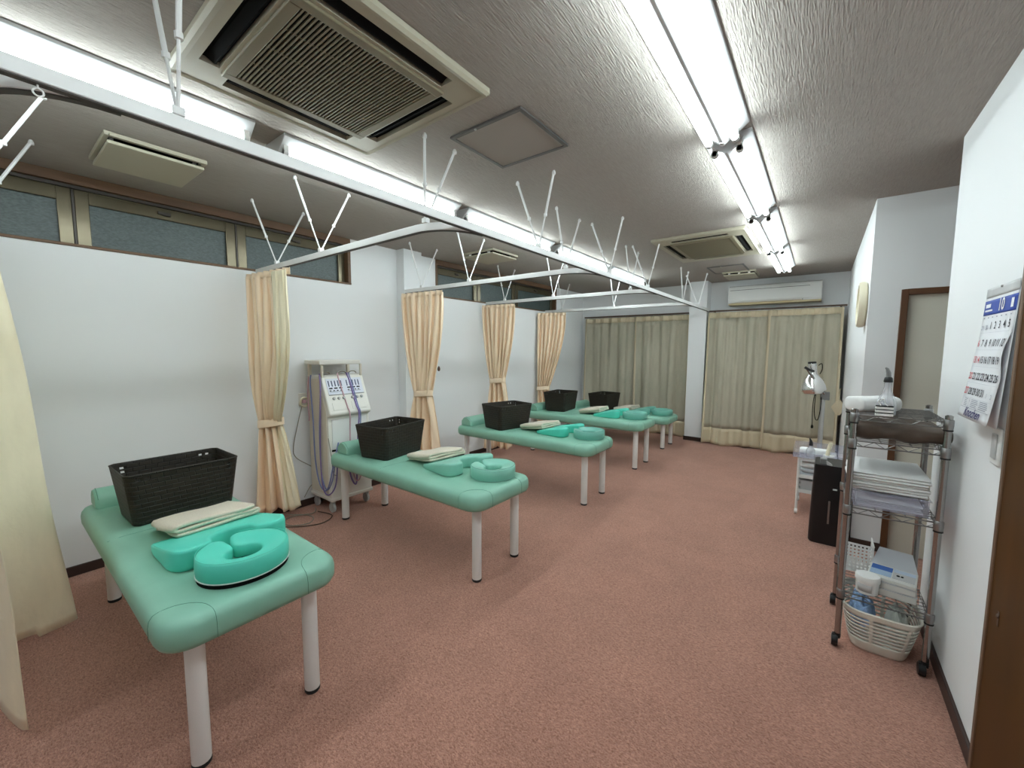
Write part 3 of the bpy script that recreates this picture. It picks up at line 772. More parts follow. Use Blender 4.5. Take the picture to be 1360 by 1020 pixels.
b0 = bolster(-3.05, BEDS[0][1]+.0, 'mint green half round head bolster ' + bo[0])
for k, (dx, y) in enumerate(BEDS):
    if k: dup(b0, (-3.05+dx+(.02 if k == 1 else 0), y+.01, BZ+.001-(LOW if k == 4 else 0)), None, 'mint green half round head bolster ' + bo[k])

# woven baskets
def basket(loc, rot, label, tw=.33, tl=.46, h=.25, inset=.028):
    t = thing('woven_basket', label, 'basket', (0, 0, 0), 0, 'dark woven baskets')
    n = 26; rows = []
    def ring(s, sh=0):
        w, l = tw-2*inset*(1-s)-2*sh, tl-2*inset*(1-s)-2*sh
        out = []
        for (ax, ay), (bx, by) in (((1, -1), (1, 1)), ((1, 1), (-1, 1)), ((-1, 1), (-1, -1)), ((-1, -1), (1, -1))):
            c = .020
            for k in range(n+1):
                q = k/n; x = ax+(bx-ax)*q; y = ay+(by-ay)*q
                px_ = (w/2-c)*x if ax != bx else w/2*x; py_ = (l/2-c)*y if ay != by else l/2*y
                out.append((px_, py_))
        return out
    nz = 24
    for i in range(nz+1):
        s = i/nz; lift = .0
        rows.append([(x, y, s*h+.006) for x, y in ring(s)])
    def skip(i, j):
        e = j % (n+1)
        return i == 21 and e in (1, 3, n-2) or (i == 19 and e == n-2)
    MB().grid(rows, skip, True).build('woven_wall', M['woven'], t, solid=.006, smooth=50)
    MB().prism(ring(0, .002), 'z', .001, .006).build('woven_bottom', M['woven'], t)
    rp = [(x, y, h+.004) for x, y in ring(1)]
    MB().tube(rp+[rp[0]], .0046, 6).build('rim', M['woven'], t)
    t.location = loc; t.rotation_euler = (0, 0, rot)
    return t
k0 = basket((-2.675, .590, BZ+.001), R(1), 'dark brown woven basket on the nearest bed, largest in view')
dup(k0, (-2.74, 1.985, BZ+.001), R(10), 'dark woven basket on the second bed beside the therapy machine')
dup(k0, (-2.70, 3.455, BZ+.001), R(-13), 'dark woven basket on the third bed from the viewer')
dup(k0, (-2.89, 4.93, BZ+.001), R(6), 'dark woven basket on the fourth bed')
dup(k0, (-2.74, 6.04, BZ+.002-LOW), R(-6), 'dark woven basket on the farthest bed, smallest in view')

# chest pads (wedge with concave notch), face cushions (horseshoe), towels
def chest_pad(loc, rot, label, mt):
    t = thing('chest_cushion', label, 'cushion', (0, 0, 0), 0, 'chest cushions on the beds')
    W = .215
    P = [(-.155, -W+.04), (-.125, -W+.008), (.02, -W), (.110, -W), (.158, -W+.022), (.172, -W+.07), (.160, -.085), (.115, -.070), (.075, -.035), (.064, 0), (.075, .035), (.115, .070), (.160, .085), (.172, W-.07), (.158, W-.022), (.110, W), (.02, W), (-.125, W-.008), (-.155, W-.04), (-.16, 0)]
    out = catmull([(*p, 0) for p in P], 4)
    n = len(out)
    nrm = []
    for i in range(n):
        tg = (out[(i+1) % n]-out[i-1]).normalized(); nrm.append(Vector((-tg.y, tg.x, 0)))
    hx = lambda x: .026+.060*min(1, max(0, (x+.16)/.27))
    lo = []
    for ins, f in ((.008, 0), (.002, .05), (0, .18), (0, .82), (.003, .93), (.009, .985), (.018, 1.0)):
        lo.append([(p.x+nn.x*ins, p.y+nn.y*ins, f*hx(p.x)) for p, nn in zip(out, nrm)])
    MB().loft(lo).build('cushion_body', mt, t, smooth=50)
    ed = [(p.x+nn.x*.006, p.y+nn.y*.006, .93*hx(p.x)+.0012) for p, nn in zip(out, nrm)]
    MB().tube(ed+[ed[0]], .0016, 5).build('piping', mt, t)
    t.location = loc; t.rotation_euler = (0, 0, rot)
    return t
def face_cushion(loc, rot, label, mt, base=False):
    t = thing('face_cushion', label, 'cushion', (0, 0, 0), 0, 'horseshoe face cushions')
    hgt = .082; z0 = .012 if base else 0
    N = 44; a0 = R(21); path = []
    for k in range(N+1):
        a = pi+a0+(2*pi-2*a0)*k/N; path.append((a, Vector((.100*cos(a), .109*sin(a), 0))))
    def section(p, nx, s, hs=1.0):
        r = []
        for q in range(16):
            th = 2*pi*q/16; c, d = cos(th), sin(th)
            cc, dd = math.copysign(abs(c)**.42, c), math.copysign(abs(d)**.30, d)
            zz = .5+.5*dd
            xx = cc*.047*s*(1-.06*(zz > .9))
            top = hgt*(1-.30*(1-(cc+1)/2)*(zz > .5))
            r.append(p + nx*xx + Vector((0, 0, z0+ (top*zz-hgt/2)*hs*(s**.25) + hgt/2)))
        return r
    lo = []
    tn0 = (path[1][1]-path[0][1]).normalized(); tn1 = (path[-1][1]-path[-2][1]).normalized()
    def nrm(i):
        tg = (path[min(i+1, N)][1]-path[max(i-1, 0)][1]).normalized(); return Vector((tg.y, -tg.x, 0))
    for s, e in ((.30, .034), (.62, .029), (.84, .020), (.95, .010)): lo.append(section(path[0][1]-tn0*e, nrm(0), s))
    for i, (a, p) in enumerate(path): lo.append(section(p, nrm(i), 1.0))
    for s, e in ((.95, .010), (.84, .020), (.62, .029), (.30, .034)): lo.append(section(path[-1][1]+tn1*e, nrm(N), s))
    MB().loft(lo).build('cushion_ring', mt, t, smooth=60)
    pp = [path[i][1]+nrm(i)*.0455+Vector((0, 0, z0+.006)) for i in range(N+1)]
    MB().tube(pp, .0022, 5).build('piping', M['piping'] if base else mt, t)
    sm = [path[i][1]+nrm(i)*.0425+Vector((0, 0, z0+hgt-.002)) for i in range(N+1)]
    MB().tube(sm, .0012, 5).build('top_seam', M['seam'] if not base else mt, t)
    if base:
        lo = [[path[i][1]+nrm(i)*.043+Vector((0, 0, z)) for i in range(N+1)]+[path[i][1]-nrm(i)*.040+Vector((0, 0, z)) for i in range(N, -1, -1)] for z in (0, .013)]
        MB().loft(lo).build('base_pad', M['black'], t)
    t.location = loc; t.rotation_euler = (0, 0, rot)
    return t
def folded_towel(loc, rot, label, L=.305, Wd=.285, mt=None, layers=3, tilt=0.15, th=.0165):
    t = thing('folded_towel', label, 'towel', (0, 0, 0), 0, 'folded beige towels')
    mt = mt or M['towel']
    # folded sheet: serpentine cross section in local x-z, carried along y with slight unevenness
    path = []; n = 16
    for l in range(layers):
        zc = th*(l+.5)*1.10
        ys = [(-L/2+L*k/n) for k in range(n+1)]
        if l % 2: ys = ys[::-1]
        path += [(y - (.004*l) , zc + .003*sin(y*19+l*1.7)) for y in ys]
        if l < layers-1:
            ye, ze = path[-1]; sg = 1 if l % 2 == 0 else -1
            for k in range(1, 6):
                a = -pi/2+pi*k/6; path.append((ye+sg*th*.7*cos(a), zc + th*.55*(1+sin(a))))
    m_ = len(path); rows = []; ny = 16
    for j in range(ny+1):
        x = -Wd/2+Wd*j/ny; ee = abs(j/ny-.5)*2
        rows.append([Vector((x*(1+.012*sin(i*.9)), y + .006*sin(j*.35+i*.05), z*(1-.06*ee**4) + .0016*sin(x*26+y*15))) for i, (y, z) in enumerate(path)])
    b = MB().grid(rows)
    b.xform(Matrix.Translation((0, 0, .001+Wd/2*math.sin(tilt))) @ Matrix.Rotation(-tilt, 4, 'Y'))
    b.build('towel_sheet', mt, t, solid=th*.88, smooth=70)
    t.location = loc; t.rotation_euler = (0, 0, rot)
    return t
PX = BED_X
chest_pad((-2.05, .590, BZ+.001), R(2), 'turquoise wedge chest cushion with notch on the nearest bed', M['vinylbright'])
face_cushion((-1.742, .572, BZ+.001), R(10), 'bright turquoise horseshoe face cushion on the nearest bed', M['vinylbright'], True)
folded_towel((-2.275, .605, BZ+.003), R(4), 'folded beige towel on the nearest bed in front of its basket')
chest_pad((-2.045, 2.05, BZ+.001), R(-8), 'green wedge chest cushion on the second bed beside its towel', M['vinylmid'])
face_cushion((-1.72, 2.05, BZ+.001), R(-4), 'pale green horseshoe face cushion on the second bed', M['vinylmid'])
folded_towel((-2.30, 2.07, BZ+.002), R(-6), 'folded beige towel on the second bed beside its basket')
chest_pad((-2.08, 3.555, BZ+.001), R(-6), 'turquoise wedge chest cushion on the third bed', M['vinylbright'])
face_cushion((-1.75, 3.53, BZ+.001), R(-2), 'muted green horseshoe face cushion on the third bed', M['vinylface'])
folded_towel((-2.335, 3.57, BZ+.002), R(-4), 'folded cream towel on the third bed next to its basket')
chest_pad((-2.12, 4.90, BZ+.001), R(-2), 'turquoise wedge chest cushion on the fourth bed', M['vinylbright'])
face_cushion((-1.80, 4.88, BZ+.001), R(0), 'muted green horseshoe face cushion on the fourth bed', M['vinylface'])
folded_towel((-2.375, 4.93, BZ+.002), R(3), 'folded cream towel on the fourth bed')
chest_pad((-2.14, 6.06, BZ+.001-LOW), R(0), 'green wedge chest cushion on the farthest bed', M['vinylface'])
face_cushion((-1.825, 6.05, BZ+.001-LOW), R(0), 'muted green horseshoe face cushion on the farthest bed', M['vinylface'])
folded_towel((-2.37, 6.08, BZ+.003-LOW), R(-3), 'folded brownish towel on the farthest bed')

# ------------------------------------------------------------------ therapy machine
em = thing('therapy_machine', 'ivory electric therapy machine on casters with hanging coloured cables against the left wall', 'therapy machine', (-3.42, 1.93, 0))
y0, y1 = 1.735, 2.125
side = [(-3.585, .115), (-3.585, 1.175), (-3.40, 1.185), (-3.355, 1.175), (-3.225, .865), (-3.232, .845), (-3.27, .83), (-3.27, .30), (-3.245, .24), (-3.245, .115)]
MB().prism(side, 'y', y0, y1).build('body', M['machine'], em, bevel=.010, segs=3)
MB().prism([(-3.575, .16), (-3.575, 1.15), (-3.39, 1.155), (-3.285, .87), (-3.285, .16)], 'y', y0-.003, y0+.004).build('side_panel', M['machineside'], em, bevel=.002)
def slope(s, v):  # s down the sloped face 0..1, returns point on face offset outward
    a, c = Vector((-3.352, v, 1.172)), Vector((-3.226, v, .870)); n = Vector((.302, 0, .126)).normalized()
    return a.lerp(c, s), n
def plate(bm, s0, s1, v0, v1, t=.003, off=.0):
    a, n = slope(s0, v0); c, _ = slope(s1, v0)
    P = [slope(s, v)[0]+n*o for o in (off, off+t) for s, v in ((s0, v0), (s0, v1), (s1, v1), (s1, v0))]
    bm.hexa([tuple(p) for p in P]); return bm
p0 = plate(MB(), .06, .50, y0+.03, y1-.03, .003).build('control_panel', M['panelblue'], em, bevel=.001)
sl = MB(); bt = MB(); dk = MB()
for g in (0, 1):
    v0 = y0+.045+g*.165
    for k in range(5):
        v = v0+.028*k
        plate(sl, .12, .28, v, v+.008, .002, .003)
    for k in range(3): plate(bt, .315, .345, v0+.045*k, v0+.045*k+.028, .004, .003)
    for k in range(4): plate(bt, .385, .405, v0+.032*k, v0+.032*k+.014, .003, .003)
    plate(bt, .425, .432, v0, v0+.12, .001, .003)
sl.build('slider_slots', M['inkblue'], p0); bt.build('display_windows', M['black'], p0)
plate(MB(), .505, .52, y0+.03, y1-.03, .002).build('panel_line', M['grey'], em)
for g in (0, 1):
    for k in range(3):
        a, n = slope(.61, y0+.065+g*.17+k*.045)
        b_ = MB(); b_.tube([a, a+n*.006, a+n*.014], [.013, .013, .009], 12); b_.build('dial_knob', M['greylight'], em)
for g in (0, 1): plate(MB(), .72, .93, y0+.04+g*.175, y0+.175+g*.175, .003).build('cover_plate', M['machine'], em, bevel=.001)
MB().box(-3.272, -3.262, y0+.035, y1-.03, .555, .81).build('storage_door', M['white'], em, bevel=.003)
MB().box(-3.272, -3.264, y0+.03, y1-.025, .535, .550).box(-3.272, -3.266, y0+.02, y1-.10, .125, .135).build('storage_slot', M['black'], em)
MB().box(-3.271, -3.266, y0+.03, y1-.025, .30, .535).build('lower_panel', M['machine'], em, bevel=.002)
MB().box(-3.60, -3.235, y0-.004, y1+.004, .108, .140).build('base_skirt', M['machine'], em, bevel=.008)
MB().box(-3.59, -3.33, y0-.022, y1-.03, 1.275, 1.312).build('top_shelf', M['machine'], em, bevel=.008)
for yy in (y0+.0, y1-.03): MB().box(-3.58, -3.555, yy, yy+.025, 1.17, 1.276).box(-3.36, -3.342, yy, yy+.018, 1.17, 1.276).build('shelf_post', M['machineside'], em, bevel=.003)
def caster(x, y, par, r=.035, name='caster', mt='grey', z=0):
    b = MB(); b.lathe([(r*.55, -.012), (r, -.010), (r, .010), (r*.55, .012)], (x, y, z+r), 16, 'y')
    b.box(x-.006, x+.018, y-.017, y-.013, z+r*.8, z+2*r+.012).box(x-.006, x+.018, y+.013, y+.017, z+r*.8, z+2*r+.012).box(x-.012, x+.022, y-.017, y+.017, z+2*r+.004, z+2*r+.014)
    b.lathe([(.006, 0), (.006, .022)], (x+.006, y, z+2*r+.012), 8)
    return b.build(name, M[mt], par, bevel=.001)
for xx in (-3.55, -3.29):
    for yy in (y0+.03, y1-.035): caster(xx, yy, em, .042, mt='greylight')
def cable(pts, mt, par, r=.0045, name='cable'):
    return MB().tube(catmull(pts, 8, False), r, 7).build(name, mt, par)
xs = -3.20
cable([(-3.50, y0-.012, 1.185), (-3.50, y0-.02, 1.10), (-3.47, y0-.022, .80), (-3.46, y0-.02, .45), (-3.40, y0-.02, .25), (-3.31, y0-.015, .20), (-3.25, y0-.01, .28), (-3.225, y0+.02, .45), (-3.215, y0+.06, .62)], M['cabblue'], em, .006)
cable([(-3.36, y0-.01, 1.20), (-3.33, y0-.02, 1.08), (-3.35, y0-.02, .80), (-3.37, y0-.02, .45), (-3.34, y0-.02, .22), (-3.27, y0-.01, .17), (-3.225, y0+.03, .26), (-3.215, y0+.05, .50)], M['cabpurple'], em, .006)
cable([(-3.37, y0-.006, 1.20), (-3.345, y0-.014, 1.05), (-3.38, y0-.016, .70), (-3.37, y0-.016, .35), (-3.30, y0-.012, .21), (-3.24, y0+.01, .30), (-3.222, y0+.04, .52)], M['cabblue'], em, .005)
cable([(-3.55, y0-.008, 1.17), (-3.55, y0-.02, 1.0), (-3.54, y0-.02, .82), (-3.56, y0-.012, .78)], M['cabpink'], em, .006)
cable([(-3.36, y0+.15, 1.20), (-3.325, y0+.15, 1.12), (-3.24, y0+.165, .92), (-3.21, y0+.17, .85), (-3.235, y0+.18, .66), (-3.24, y0+.19, .40), (-3.225, y0+.22, .25), (-3.23, y0+.27, .28), (-3.245, y0+.29, .45)], M['cabpink'], em, .006)
cable([(-3.37, y0+.24, 1.20), (-3.32, y0+.245, 1.11), (-3.245, y0+.25, .93), (-3.207, y0+.255, .85), (-3.225, y0+.25, .66), (-3.235, y0+.24, .42), (-3.225, y0+.22, .22), (-3.225, y0+.17, .30), (-3.24, y0+.155, .50)], M['cabpurple'], em, .007)
cable([(-3.37, y0+.26, 1.20), (-3.318, y0+.262, 1.10), (-3.24, y0+.266, .92), (-3.207, y0+.27, .85), (-3.228, y0+.275, .70)], M['cabblue'], em, .005)
for yy in (y0+.05, y0+.20, y0+.30):
    lp = [(-3.37, yy+.035*cos(a), 1.195+.018*abs(sin(a))) for a in [pi*k/8 for k in range(9)]]
    cable(lp, M['cabgrey'], em, .004)
cable([(-3.26, y0-.003, .66), (-3.245, y0+.01, .50), (-3.24, y0+.02, .36), (-3.25, y0+.05, .33)], M['cabgrey'], em, .003)

# wall socket with plug, cords
so = thing('wall_socket', 'cream wall socket with plug and wound cord left of the therapy machine', 'socket', (XL, 1.71, .95))
MB().box(XL, XL+.010, 1.665, 1.735, .91, 1.02).build('socket_plate', M['machine'], so, bevel=.003)
b = MB()
for q in range(3): b.tube([(XL+.03+.006*q, 1.70+.034*cos(a), .945+.040*sin(a)) for a in [2*pi*k/16 for k in range(17)]], .006, 6)
b.build('wound_cord', M['tape'], so)
MB().box(XL+.010, XL+.045, 1.685, 1.715, .935, .965).build('plug', M['cabpink'], so, bevel=.004)
o = MB().tube(catmull([(XL+.02, 1.685, .91), (XL+.018, 1.65, .78), (XL+.018, 1.60, .56), (XL+.02, 1.62, .46), (XL+.02, 1.76, .34), (XL+.02, 1.80, .24), (XL+.03, 1.72, .17), (XL+.05, 1.66, .10)], 8, False), .0035, 6).build('power_cord', M['cabgrey'])
origin(o, (XL+.02, 1.55, .5)); tag(o, 'thin grey cord hanging down the wall from the socket beside the machine', 'cord')
def floor_cord(pts, mt, label, r=.004):
    o = MB().tube(catmull([(x, y, max(z, r)) for x, y, z in pts], 8, False), r, 6).build('floor_cord', mt); origin(o, (pts[0][0], pts[0][1], 0)); tag(o, label, 'cord')
floor_cord([(-3.52, 1.42, .03), (-3.42, 1.58, .006), (-3.30, 1.60, .006), (-3.22, 1.52, .006), (-3.28, 1.42, .006), (-3.40, 1.40, .006), (-3.45, 1.50, .010), (-3.38, 1.64, .012), (-3.50, 1.72, .006)], M['cabgrey'], 'loose grey cord loop on the carpet below the tied curtain')
floor_cord([(-3.40, 1.36, .006), (-3.26, 1.40, .006), (-3.14, 1.58, .006), (-3.22, 1.72, .006), (-3.40, 1.69, .006)], M['cabbrown'], 'brown cord lying on the carpet before the therapy machine')
o = MB().tube([(XL+.12, 3.18, 2.03), (XL+.13, 3.185, 1.6), (XL+.13, 3.19, 1.205)], .0018, 5)
pc = thing('pull_cord', 'thin window pull cord with dark bead beside the second tied curtain', 'cord', (XL+.13, 3.19, 2.0))
o.build('cord', M['white'], pc)
MB().lathe([(.004, .03), (.013, .015), (.017, -.005), (.012, -.022), (.004, -.028)], (XL+.13, 3.19, 1.185), 12).build('bead', M['cabbrown'], pc)
MB().box(XL, XL+.125, 3.172, 3.188, 2.022, 2.034).build('cord_bracket', M['bronze'], pc)

# ------------------------------------------------------------------ clock, calendar, switch
ck = thing('wall_clock', 'round cream wall clock seen edge on at the corner by the alcove', 'clock', (XK, 4.0, 1.758))
MB().lathe([(.155, 0), (.166, -.010), (.168, -.032), (.160, -.046), (.146, -.048), (.140, -.036)], (XK-.002, 4.0, 1.758), 40, 'x').build('clock_case', M['creamcase'], ck)
MB().lathe([(.141, 0), (.141, -.004)], (XK-.032, 4.0, 1.758), 40, 'x').build('clock_face', M['clockface'], ck)
MB().box(XK-.042, XK-.040, 3.995, 4.005, 1.75, 1.86).box(XK-.041, XK-.039, 3.92, 4.005, 1.752, 1.764).build('clock_hands', M['black'], ck)

cal = thing('wall_calendar', 'white monthly wall calendar for month 10 with blue heading on the right wall', 'calendar', (XR, 2.14, 1.648))
CW, CH = .320, .475
def cal_pt(u, v, off=0.0):
    """u from left, v from top (metres)"""
    s = v/CH
    x = XR-.006 - .040*s**1.6 - .010*sin(pi*min(1, max(0, (s-.35)/.3)))*(u/CW) - .006*(1-u/CW)*s
    return Vector((x-off, 2.303-u, 1.648-v))
def cal_sheet(u0, u1, v0, v1, off, name, mt, par, n=16, m_=5, solid=.0006):
    return MB().grid([[cal_pt(u0+(u1-u0)*j/m_, v0+(v1-v0)*i/n, off) for j in range(m_+1)] for i in range(n+1)]).build(name, mt, par, solid=solid, smooth=180)
pg = cal_sheet(0, CW, .02, CH, 0, 'page', M['paper'], cal, 28)
MB().grid([[Vector((XR-.004-.020*(v/CH), 2.303-u, 1.648-v)) for u in (.02, .17, CW+.004)] for v in (.03, .2, .35, CH+.006)]).build('page_behind', M['paper'], cal, solid=.0006, smooth=180)
cal_sheet(-.001, CW+.001, 0, .035, .001, 'binding_strip', M['greylight'], cal, 4)
cal_sheet(.0, CW, .045, .098, .0012, 'blue_heading', M['calblue'], pg, 6)
def glyphs(items, name, mt, par, shear=0.0, off=.0022, bold=0.0):
    """items: (text, u_left_or_center, v_baseline, size, align)"""
    b = MB(); dg = bpy.context.evaluated_depsgraph_get()
    for s, u, v, size, al in items:
        cu = bpy.data.curves.new('txt', 'FONT'); cu.body = s; cu.size = size; cu.align_x = al; cu.offset = bold; cu.shear = shear; cu.resolution_u = 2
        ob = bpy.data.objects.new('txt', cu); COL.objects.link(ob); dg.update()
        me = ob.evaluated_get(dg).to_mesh()
        vs_ = [b.bm.verts.new(cal_pt(u+q.co.x, v-q.co.y, off)) for q in me.vertices]
        for p in me.polygons: b.face([vs_[i] for i in p.vertices])
        ob.evaluated_get(dg).to_mesh_clear(); bpy.data.objects.remove(ob); bpy.data.curves.remove(cu)
    o = b.build(name, mt, par, smooth=0); return o
dx = CW/7*.96; cu_ = lambda c: .026+c*dx*1.0
blk, red, gry = [], [], []
day = 1; rows_ = [.150, .212, .272, .332, .388]
for r in range(5):
    for c in range(7):
        n = r*7+c-1
        if n < 1: gry.append((str(30+n if n == 0 else 29), cu_(c), rows_[r], .022, 'CENTER')); continue
        if n > 31: gry.append((str(n-31), cu_(c), rows_[r], .022, 'CENTER')); continue
        it = (str(n), cu_(c), rows_[r], .036, 'CENTER')
        (red if (c == 0 or n == 14) else blk).append(it)
for lst, mt_ in ((blk, 'ink'), (red, 'inkred'), (gry, 'inkgrey')):
    for it in lst: glyphs([it], 'date_number', M[mt_], pg, bold=.0005)
glyphs([('10', .185, .088, .060, 'CENTER')], 'month_number', M['paper'], pg, off=.003, bold=.001)
b = MB()
def bar(b, u0, u1, v0, v1, off=.003):
    b.face([b.bm.verts.new(cal_pt(u, v, off)) for u, v in ((u0, v0), (u1, v0), (u1, v1), (u0, v1))])
bar(b, .022, .075, .058, .071); bar(b, .022, .100, .079, .085); bar(b, .275, .298, .056, .086)
b.build('heading_marks', M['paper'], pg, smooth=0)
b = MB()
for c in range(7): bar(b, cu_(c)-.006, cu_(c)+.006, .106, .110, .0022)
for r in range(5): bar(b, .01, CW-.01, rows_[r]+.012, rows_[r]+.0125, .0022)
bar(b, .012, CW-.012, .436, .4372, .0022)
for q, (u0, u1) in enumerate(((.04, .075), (.09, .10), (.115, .19), (.205, .29))):
    for k in range(5): bar(b, u0, u1-.004*((k*7+q) % 4), .404+.0062*k, .4065+.0062*k, .0022)
b.build('fine_print', M['inkgrey'], pg, smooth=0)
glyphs([('Knochen', .070, .466, .046, 'LEFT')], 'script_logo', M['inknavy'], pg, shear=.35, bold=.0006)
MB().lathe([(.004, 0), (.004, -.004)], (XR-.007, 2.14, 1.642), 8, 'x').build('pin', M['chrome'], cal)

sw = thing('wall_switch', 'white wall switch plate low under the calendar', 'switch', (XR, 2.045, 1.10))
MB().box(XR-.008, XR, 2.005, 2.085, 1.04, 1.165).build('switch_plate', M['white'], sw, bevel=.004)
MB().box(XR-.013, XR-.007, 2.025, 2.066, 1.06, 1.145).build('rocker', M['greylight'], sw, bevel=.003)

# ------------------------------------------------------------------ chrome wire rack with its contents
RX0, RX1, RY0, RY1 = .136, .436, 2.425, 2.825
SHZ = [.275, .690, 1.005, 1.125]
rk = thing('wire_rack', 'chrome wire shelf rack on casters against the right wall', 'shelf rack', ((RX0+RX1)/2, (RY0+RY1)/2, 0))
for x in (RX0, RX1):
    for y in (RY0, RY1):
        MB().lathe([(.0125, .060), (.0125, 1.140), (.013, 1.150), (.006, 1.154)], (x, y, 0), 14).build('post', M['chrome'], rk)
        b = MB(); b.lathe([(.016, -.013), (.026, -.012), (.027, .0), (.026, .012), (.016, .013)], (x-.010, y-.008, .028), 16, 'x')
        b.lathe([(.013, .045), (.013, .064)], (x, y, 0), 10).box(x-.020, x+.010, y-.014, y+.006, .042, .056)
        b.build('caster', M['blackgloss'], rk)
for si, z in enumerate(SHZ):
    b = MB()
    for dz in (0, -.024):
        b.tube([(RX0, RY0, z+dz), (RX1, RY0, z+dz), (RX1, RY1, z+dz), (RX0, RY1, z+dz), (RX0, RY0, z+dz)], .0032, 6)
    for (xa, ya), (xb, yb), n in (((RX0, RY0), (RX1, RY0), 8), ((RX0, RY1), (RX1, RY1), 8), ((RX0, RY0), (RX0, RY1), 10), ((RX1, RY0), (RX1, RY1), 10)):
        b.tube([(xa+(xb-xa)*k/n, ya+(yb-ya)*k/n, z-(.024 if k % 2 else 0)) for k in range(n+1)], .0018, 5)
    for k in range(1, 12):
        y = RY0+(RY1-RY0)*k/12; b.tube([(RX0, y, z+.002), (RX1, y, z+.002)], .0017, 5)
    for k in (1, 2): x = RX0+(RX1-RX0)*k/3; b.tube([(x, RY0, z-.002), (x, RY1, z-.002)], .0026, 6)
    so_ = b.build('wire_shelf', M['wire'], rk)
    for x in (RX0, RX1):
        for y in (RY0, RY1):
            MB().lathe([(.0150, -.026), (.0168, -.010), (.0168, .012), (.0145, .016)], (x, y, z-.006), 14).build('collar', M['chromed'], so_)
            MB().lathe([(.0160, -.033), (.0160, -.027)], (x, y, z-.006), 14).build('collar_band', M['rubber'], so_)

zt = SHZ[3]+.0045
fo = MB()
c0, c1 = Vector((.130, 2.52, zt+.036)), Vector((.285, 2.66, zt+.036)); dv = (c1-c0).normalized(); nn = Vector((-dv.y, dv.x, 0))
lo = []
for k, s in enumerate((.25, .7, .92, 1, 1, .98, .98, 1, 1, .92, .7, .25)):
    tpos = (0, .01, .03, .06, .3, .45, .55, .7, .94, .97, .99, 1.0)[k]
    c = c0.lerp(c1, tpos); lo.append([c+nn*(.055*s*math.copysign(abs(cos(a))**.7, cos(a)))+Vector((0, 0, .036*s*math.copysign(abs(sin(a))**.7, sin(a)))) for a in [2*pi*q/20 for q in range(20)]])
o = fo.loft(lo).build('foam_roll', M['towelw'], smooth=60); origin(o, (.20, 2.58, zt)); tag(o, 'smooth white roll pad on the top wire shelf behind the bottle', 'roll pad')
bo_ = thing('squeeze_bottle', 'clear bottle with dark nozzle on top of the wire rack', 'bottle', (.245, 2.475, zt))
MB().lathe([(.030, 0), (.034, .004), (.034, .055), (.030, .075), (.016, .105), (.0135, .125), (.0135, .150)], (.245, 2.475, zt), 20).build('bottle_body', M['clear'], bo_)
MB().lathe([(.0155, .148), (.0165, .152), (.014, .168), (.010, .172)], (.245, 2.475, zt), 16).build('cap', M['blackgloss'], bo_)
MB().tube([(.245, 2.475, zt+.170), (.244, 2.474, zt+.190), (.238, 2.472, zt+.208), (.232, 2.470, zt+.214)], [.0095, .009, .006, .003], 12).build('nozzle', M['grey'], bo_)
cs = thing('card_stack', 'small stack of white trays with black edges beside the clear bottle', 'tray', (.235, 2.437, zt))
for k in range(3):
    MB().box(.205, .265, 2.415, 2.438, zt+.015*k, zt+.015*k+.011).build('tray', M['white'], cs, bevel=.002)
    MB().box(.206, .264, 2.416, 2.437, zt+.015*k+.011, zt+.015*k+.015).build('tray_gap', M['black'], cs)
MB().tube([(.222, 2.425, zt+.046), (.214, 2.425, zt+.066), (.232, 2.425, zt+.078), (.236, 2.425, zt+.055), (.246, 2.425, zt+.046)], .0025, 6).build('wire_clip', M['white'], cs)

# brown folded leatherette on the second shelf
bz = SHZ[2]+.0045
pts = []
bb = MB(); rows = []
for j in range(25):
    x = .146+.290*j/24; row = []
    for q in range(26):
        a = 2*pi*q/26; cy_ = math.copysign(abs(cos(a))**.45, cos(a)); cz = math.copysign(abs(sin(a))**.45, sin(a))
        hgt = .040+.006*sin(j*.5)
        row.append((x, 2.625+cy_*(.180+.004*sin(j*.7+q)), bz+.041+cz*hgt*(.85 if cz > 0 else 1.0)))
    row = [(p[0], p[1], max(p[2], bz)) for p in row]
    rows.append(row)
o = MB().loft(rows).build('brown_cover', M['brownblanket'], smooth=60)
origin(o, (.29, 2.62, bz)); tag(o, 'dark brown folded leatherette cover on the second shelf of the wire rack', 'folded cover')
br = MB().lathe([(.010, 0), (.022, .003), (.024, .012), (.024, .020)], (.4425, 2.50, bz+.040), 16, 'x').build('rolled_end', M['brownblanket'], o, local=False)

# clear tray with paper sheets on the third shelf
pz_ = SHZ[1]+.0045
tr = thing('clear_tray', 'smoky clear plastic tray overhanging the third shelf of the wire rack', 'tray', (.28, 2.62, pz_))
b = MB(); tx0, tx1, ty0, ty1 = .158, .408, 2.445, 2.80
for a in ((tx0, tx1, ty0, ty1, pz_, pz_+.003), (tx0, tx0+.003, ty0, ty1, pz_, pz_+.075), (tx1-.003, tx1, ty0, ty1, pz_, pz_+.075), (tx0, tx1, ty0, ty0+.003, pz_, pz_+.075), (tx0, tx1, ty1-.003, ty1, pz_, pz_+.075)): b.box(*a)
b.build('tray_shell', M['cleartray'], tr)
MB().box(tx0-.006, tx1+.006, ty0-.006, ty0, pz_+.072, pz_+.077).box(tx0-.006, tx0, ty0, ty1, pz_+.072, pz_+.077).box(tx1, tx1+.006, ty0, ty1, pz_+.072, pz_+.077).build('tray_rim', M['cleartray'], tr)
